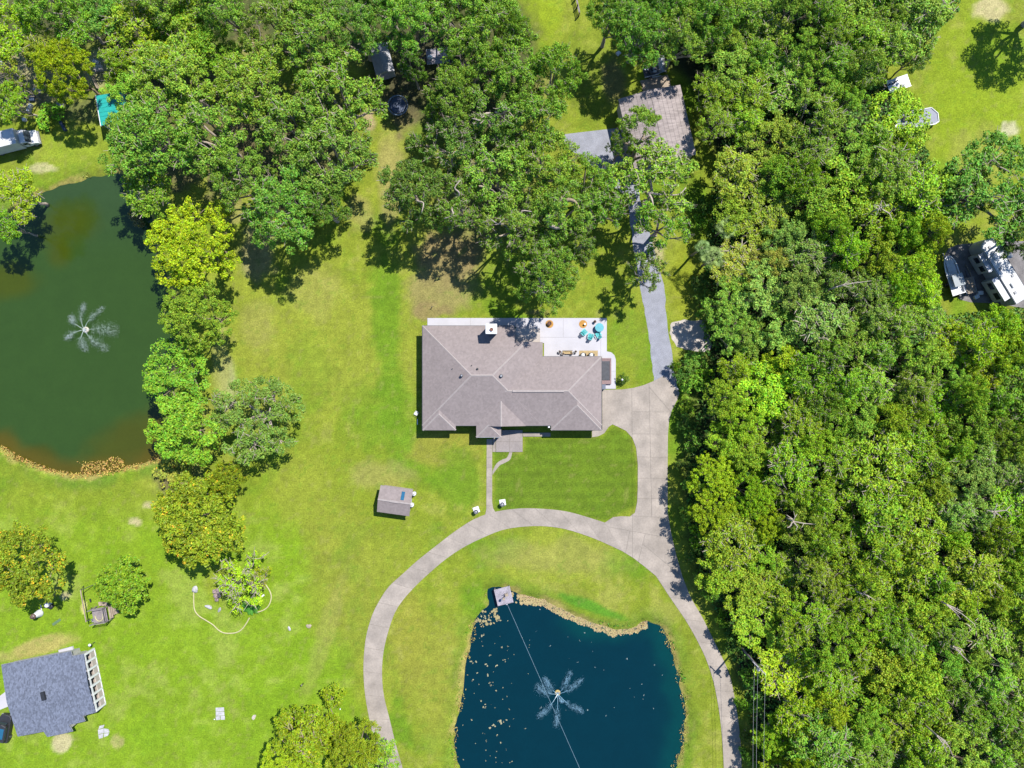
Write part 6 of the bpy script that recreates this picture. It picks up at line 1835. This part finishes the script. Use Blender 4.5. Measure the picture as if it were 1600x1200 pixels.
def scrap():
    x, y = W(1034.5, 101, .5)
    o = thing('metal_sheet', 'curved corrugated metal sheet leaning behind the barn', 'metal sheet', (x, y, 0), R_(8))
    b = MB(); n = 13
    vs, fs = [], []
    for i in range(n):
        for yy, in ((-1.3,), (1.3,)):
            vs.append((-.6 + 1.2 * i / (n - 1), yy, .35 + .5 * math.sin(math.pi * i / (n - 1)) + (.04 if i % 2 else 0)))
    for i in range(n - 1): fs.append((2 * i, 2 * i + 2, 2 * i + 3, 2 * i + 1))
    b.add(vs, fs); b.add([(a, c, d - .03) for a, c, d in vs], [f[::-1] for f in fs]); b.build('sheet', M_metal, o)
    for s in (-1, 1):
        b = MB(); b.box((s * .55, 0, .18), (.08, 2.4, .36)); b.build('support', M_wood, o)
    t = flat_trailer(1017, 112, 2.3, 1.3, R_(15), 'rusty scrap trailer between corrugated sheet and plank deck', M_dark, .6)
    for i, (a, b_, r, m) in enumerate([(1010, 109, .35, M_metal), (1015, 107, .3, M_rustred), (1021, 106, .3, M_metal), (1017, 113, .35, M_dark), (1023, 112, .25, M_offwhite)]):
        x, y = W(a, b_, .8); b = MB(); b.bevbox((0, 0, .2), (r * 2.2, r, .4), .08); q = b.build('scrap_box', m); q.location = (x, y, .66); q.rotation_euler = (0, 0, i * .8)
        props(q, ('battered grey metal box at the outer corner of the rusty scrap trailer', 'rust brown box on the rusty scrap trailer', 'bright metal box at the top of the rusty scrap trailer', 'dark box in the middle of the rusty scrap trailer', 'small white box on the rusty scrap trailer')[i], 'box', 'boxes on the rusty scrap trailer')
    flat('sheet_metal', 1026, 120.5, 1.5, .35, .08, R_(8), 'white strip of sheet metal at the upper edge of the plank deck', 'sheet metal', M_white)
    flat('plastic_bag', 966, 84, .7, .6, .25, R_(40), 'white bag lying in the deep shade left of the scrap', 'bag', M_offwhite)
scrap()
def trough():
    x, y = W(938.5, 34.5)
    o = thing('water_trough', 'round white rimmed water trough near the rail fence', 'trough', (x, y, 0))
    b = MB(); b.lathe([(.42, 0), (.46, .5), (.48, .55), (.38, .55), (.36, .3)], n=20); b.build('tub', M_white, o, True)
    b = MB(); b.lathe([(.37, .38), (.37, .4)], n=20); b.build('water', M_glass, o)
trough()
def rail_fence():
    a, c = Vector((*W(896, -12), 0)), Vector((*W(904, 26), 0))
    o = thing('rail_fence', 'dark wooden rail fence running off the top edge by the bright lawn', 'fence', tuple(a))
    d = c - a
    for k in range(4):
        p = d * (k / 3); b = MB(); b.box((p.x, p.y, .65), (.16, .16, 1.3)); b.build('post', M_brown, o)
    for z in (.4, .8, 1.2):
        b = MB(); b.tube([(0.1, 0, z), (d.x + .1, d.y, z)], .06, 4); b.build('rail', M_wood, o)
rail_fence()
G6 = 'scrap heaped in the north-west yard'
for i, (a, b_, s1, s2, m, l) in enumerate([(26, 154, .9, .7, M_grey, 'grey crate beside the yellow-green tree over the truck'), (40, 148, 1.2, .8, M_tramp, 'dark blue tarp bundle in the scrap yard'), (52, 155, .8, .8, M_tramp, 'small dark blue bundle in the scrap yard'), (64, 140, 1.1, 1.8, M_grey, 'long grey crate nearest the large yellow tree'),
                                          (48, 170, .5, 1.4, M_offwhite, 'white plank shaped box above the truck nose'), (40, 188, .5, .5, M_white, 'white bucket shaped box by the truck roof'), (3, 100, 1.0, .9, M_offwhite, 'white box at the picture side in the yard'), (95, 165, .7, .9, M_grey, 'grey box under the large yellow tree'), (100, 198, 1.6, .4, M_tramp, 'dark blue sheet at the edge of the far lawn'),
                                          (152, 98, 1.0, .5, M_offwhite, 'white box on the pale rubble'), (155, 108, 1.3, 1.0, M_sand, 'sand coloured pallet on the pale rubble')]):
    flat('storage_box', a, b_, s1, s2, .5, R_(20 + 35 * i), l, 'box', m, 0)
x, y = W(152, 131)
b = MB(); b.box((0, 0, .5), (.08, 2.4, 1.0)); q = b.build('board_fence', M_woodtan); q.location = (x, y, 0); q.rotation_euler = (0, 0, R_(25)); props(q, 'short tan board fence above the teal carport', 'fence')
G7 = 'clutter'
for i, (a, b_, l) in enumerate([(1530, 458, 'white plastic chair heap below the plank bed trailer'), (1524, 464, 'white bag below the plank bed trailer'), (1498, 456, 'white cooler behind the grey boat canopy')]):
    flat(('plastic_heap', 'plastic_bag', 'cooler')[i], a, b_, .8, .6, .45, R_(30 * i), l, ('plastic', 'bag', 'cooler')[i], M_white)
x, y = W(1513, 425); b = MB(); b.tube([(-.2, 1.2, .1), (.3, -1.2, .15)], .09, 5); q = b.build('timber', M_woodtan); q.location = (x, y, 0); q.rotation_euler = (0, 0, R_(15)); props(q, 'tan timber lying beside the boat on the dirt yard', 'timber')

# ------------------------------------------------------------------ power pole and wires
def power_pole():
    z = 8.6
    x, y = W(1186, 1043.5, z)
    o = thing('power_pole', 'wooden power pole with slanted cross-arm among the trees by the driveway', 'power pole', (x, y, 0))
    b = MB(); b.tube([(0, 0, -.5), (0, 0, 9.0)], [.18, .13], 8); b.build('pole', M_wood, o)
    d = Vector((1195.5 - 1176, -(1053.5 - 1034))).normalized()
    b = MB(); b.box((0, 0, z), (2.6, .10, .12), math.atan2(d.y, d.x)); arm = b.build('crossarm', M_woodgrey, o)
    b = MB(); b.tube([(d.x * .9, d.y * .9, z - .05), (.02, 0, z - .9)], .03, 5); b.build('brace', M_metal, o)
    b = MB(); b.lathe([(.2, 0), (.26, .05), (.26, .75), (.18, .85), (.05, .9)], (.1, -.45, z - 1.2), 14); t = b.build('transformer', M_metal, o, True)
    b = MB(); b.lathe([(.05, 0), (.09, .06), (.05, .12), (.07, .2)], (.1, -.45, z - .33), 8); b.build('bushing', M_white, t)
    ends = []
    for k in (-1.05, -.35, 1.15):
        p = (d.x * k, d.y * k, z + .07)
        b = MB(); b.lathe([(.03, 0), (.07, .05), (.04, .1), (.07, .15), (.03, .22)], p, 8); b.build('insulator', M_white, o)
        ends.append(Vector((x + p[0], y + p[1], z + .28)))
    for k, e in enumerate(ends):
        b = MB(); f = Vector((e.x + .2, e.y - 40, z + .2)); pts_ = []
        for t in np.linspace(0, 1, 14):
            q = e.lerp(f, t); q.z -= 4 * .9 * t * (1 - t); pts_.append(q)
        b.tube(pts_, .017, 4); w = b.build('power_line', M_grey)
        props(w, ('overhead wire from the pole, nearest the driveway', 'overhead wire from the pole, the middle of three', 'overhead wire from the pole, nearest the wood')[k], 'wire', 'overhead wires')
power_pole()

# bare twigs and fallen stems that show pale between the crowns
def snag(px, py, L, ang, label, z=9, n=5):
    x, y = W(px, py, z)
    rr = random.Random(int(px + py * 3))
    o = thing('dead_tree', label, 'dead tree', (x, y, 0))
    b = MB(); b.tube([(0, 0, -.3), (.1, 0, z * .5), (0, 0, z)], [.22, .16, .1], 6); b.build('trunk', M_barkpale, o)
    b = MB()
    for k in range(n):
        a = R_(ang) + (k - n / 2) * (2 * math.pi / n if n > 3 else .5) * (1 if n > 4 else .4)
        l = L * (1 if k == n // 2 else rr.uniform(.3, .6))
        e = Vector((l * math.cos(a), l * math.sin(a), z + rr.uniform(0, .8)))
        m = e * .5 + Vector((rr.uniform(-.3, .3), rr.uniform(-.3, .3), z * .5 + .2))
        b.tube([(0, 0, z - .3), m, e], [.10, .07, .03], 5)
        b.tube([m, m + Vector((rr.uniform(-.9, .9), rr.uniform(-.9, .9), .3))], [.05, .02], 4)
    b.build('branches', M_barkpale, o)
snag(1377, 324, 2.4, -15, 'dead tree with starfish grey branches above the camper lot', 11.5)
snag(1308, 448, 4.5, 15, 'dead tree with one long tan branch in the grey-green stand', 11.5, 3)
snag(1240, 815, 3.0, 30, 'dead tree with pale twigs level with the lower lawn', 11); snag(1555, 800, 2.5, 60, 'dead tree with pale twigs near the right side of the wood', 11.5)
snag(1480, 945, 4.6, -30, 'dead tree with a long bare leaning stem deep in the wood', 11.5, 3); snag(1490, 1010, 3.2, -40, 'dead tree with short bare stems deep in the wood', 11, 3); snag(1340, 925, 2.6, -25, 'dead tree with thin stem beside the yellowish palm', 10.5, 2); snag(1465, 1150, 3.5, -50, 'dead tree at the lower end of the wood', 11, 3)
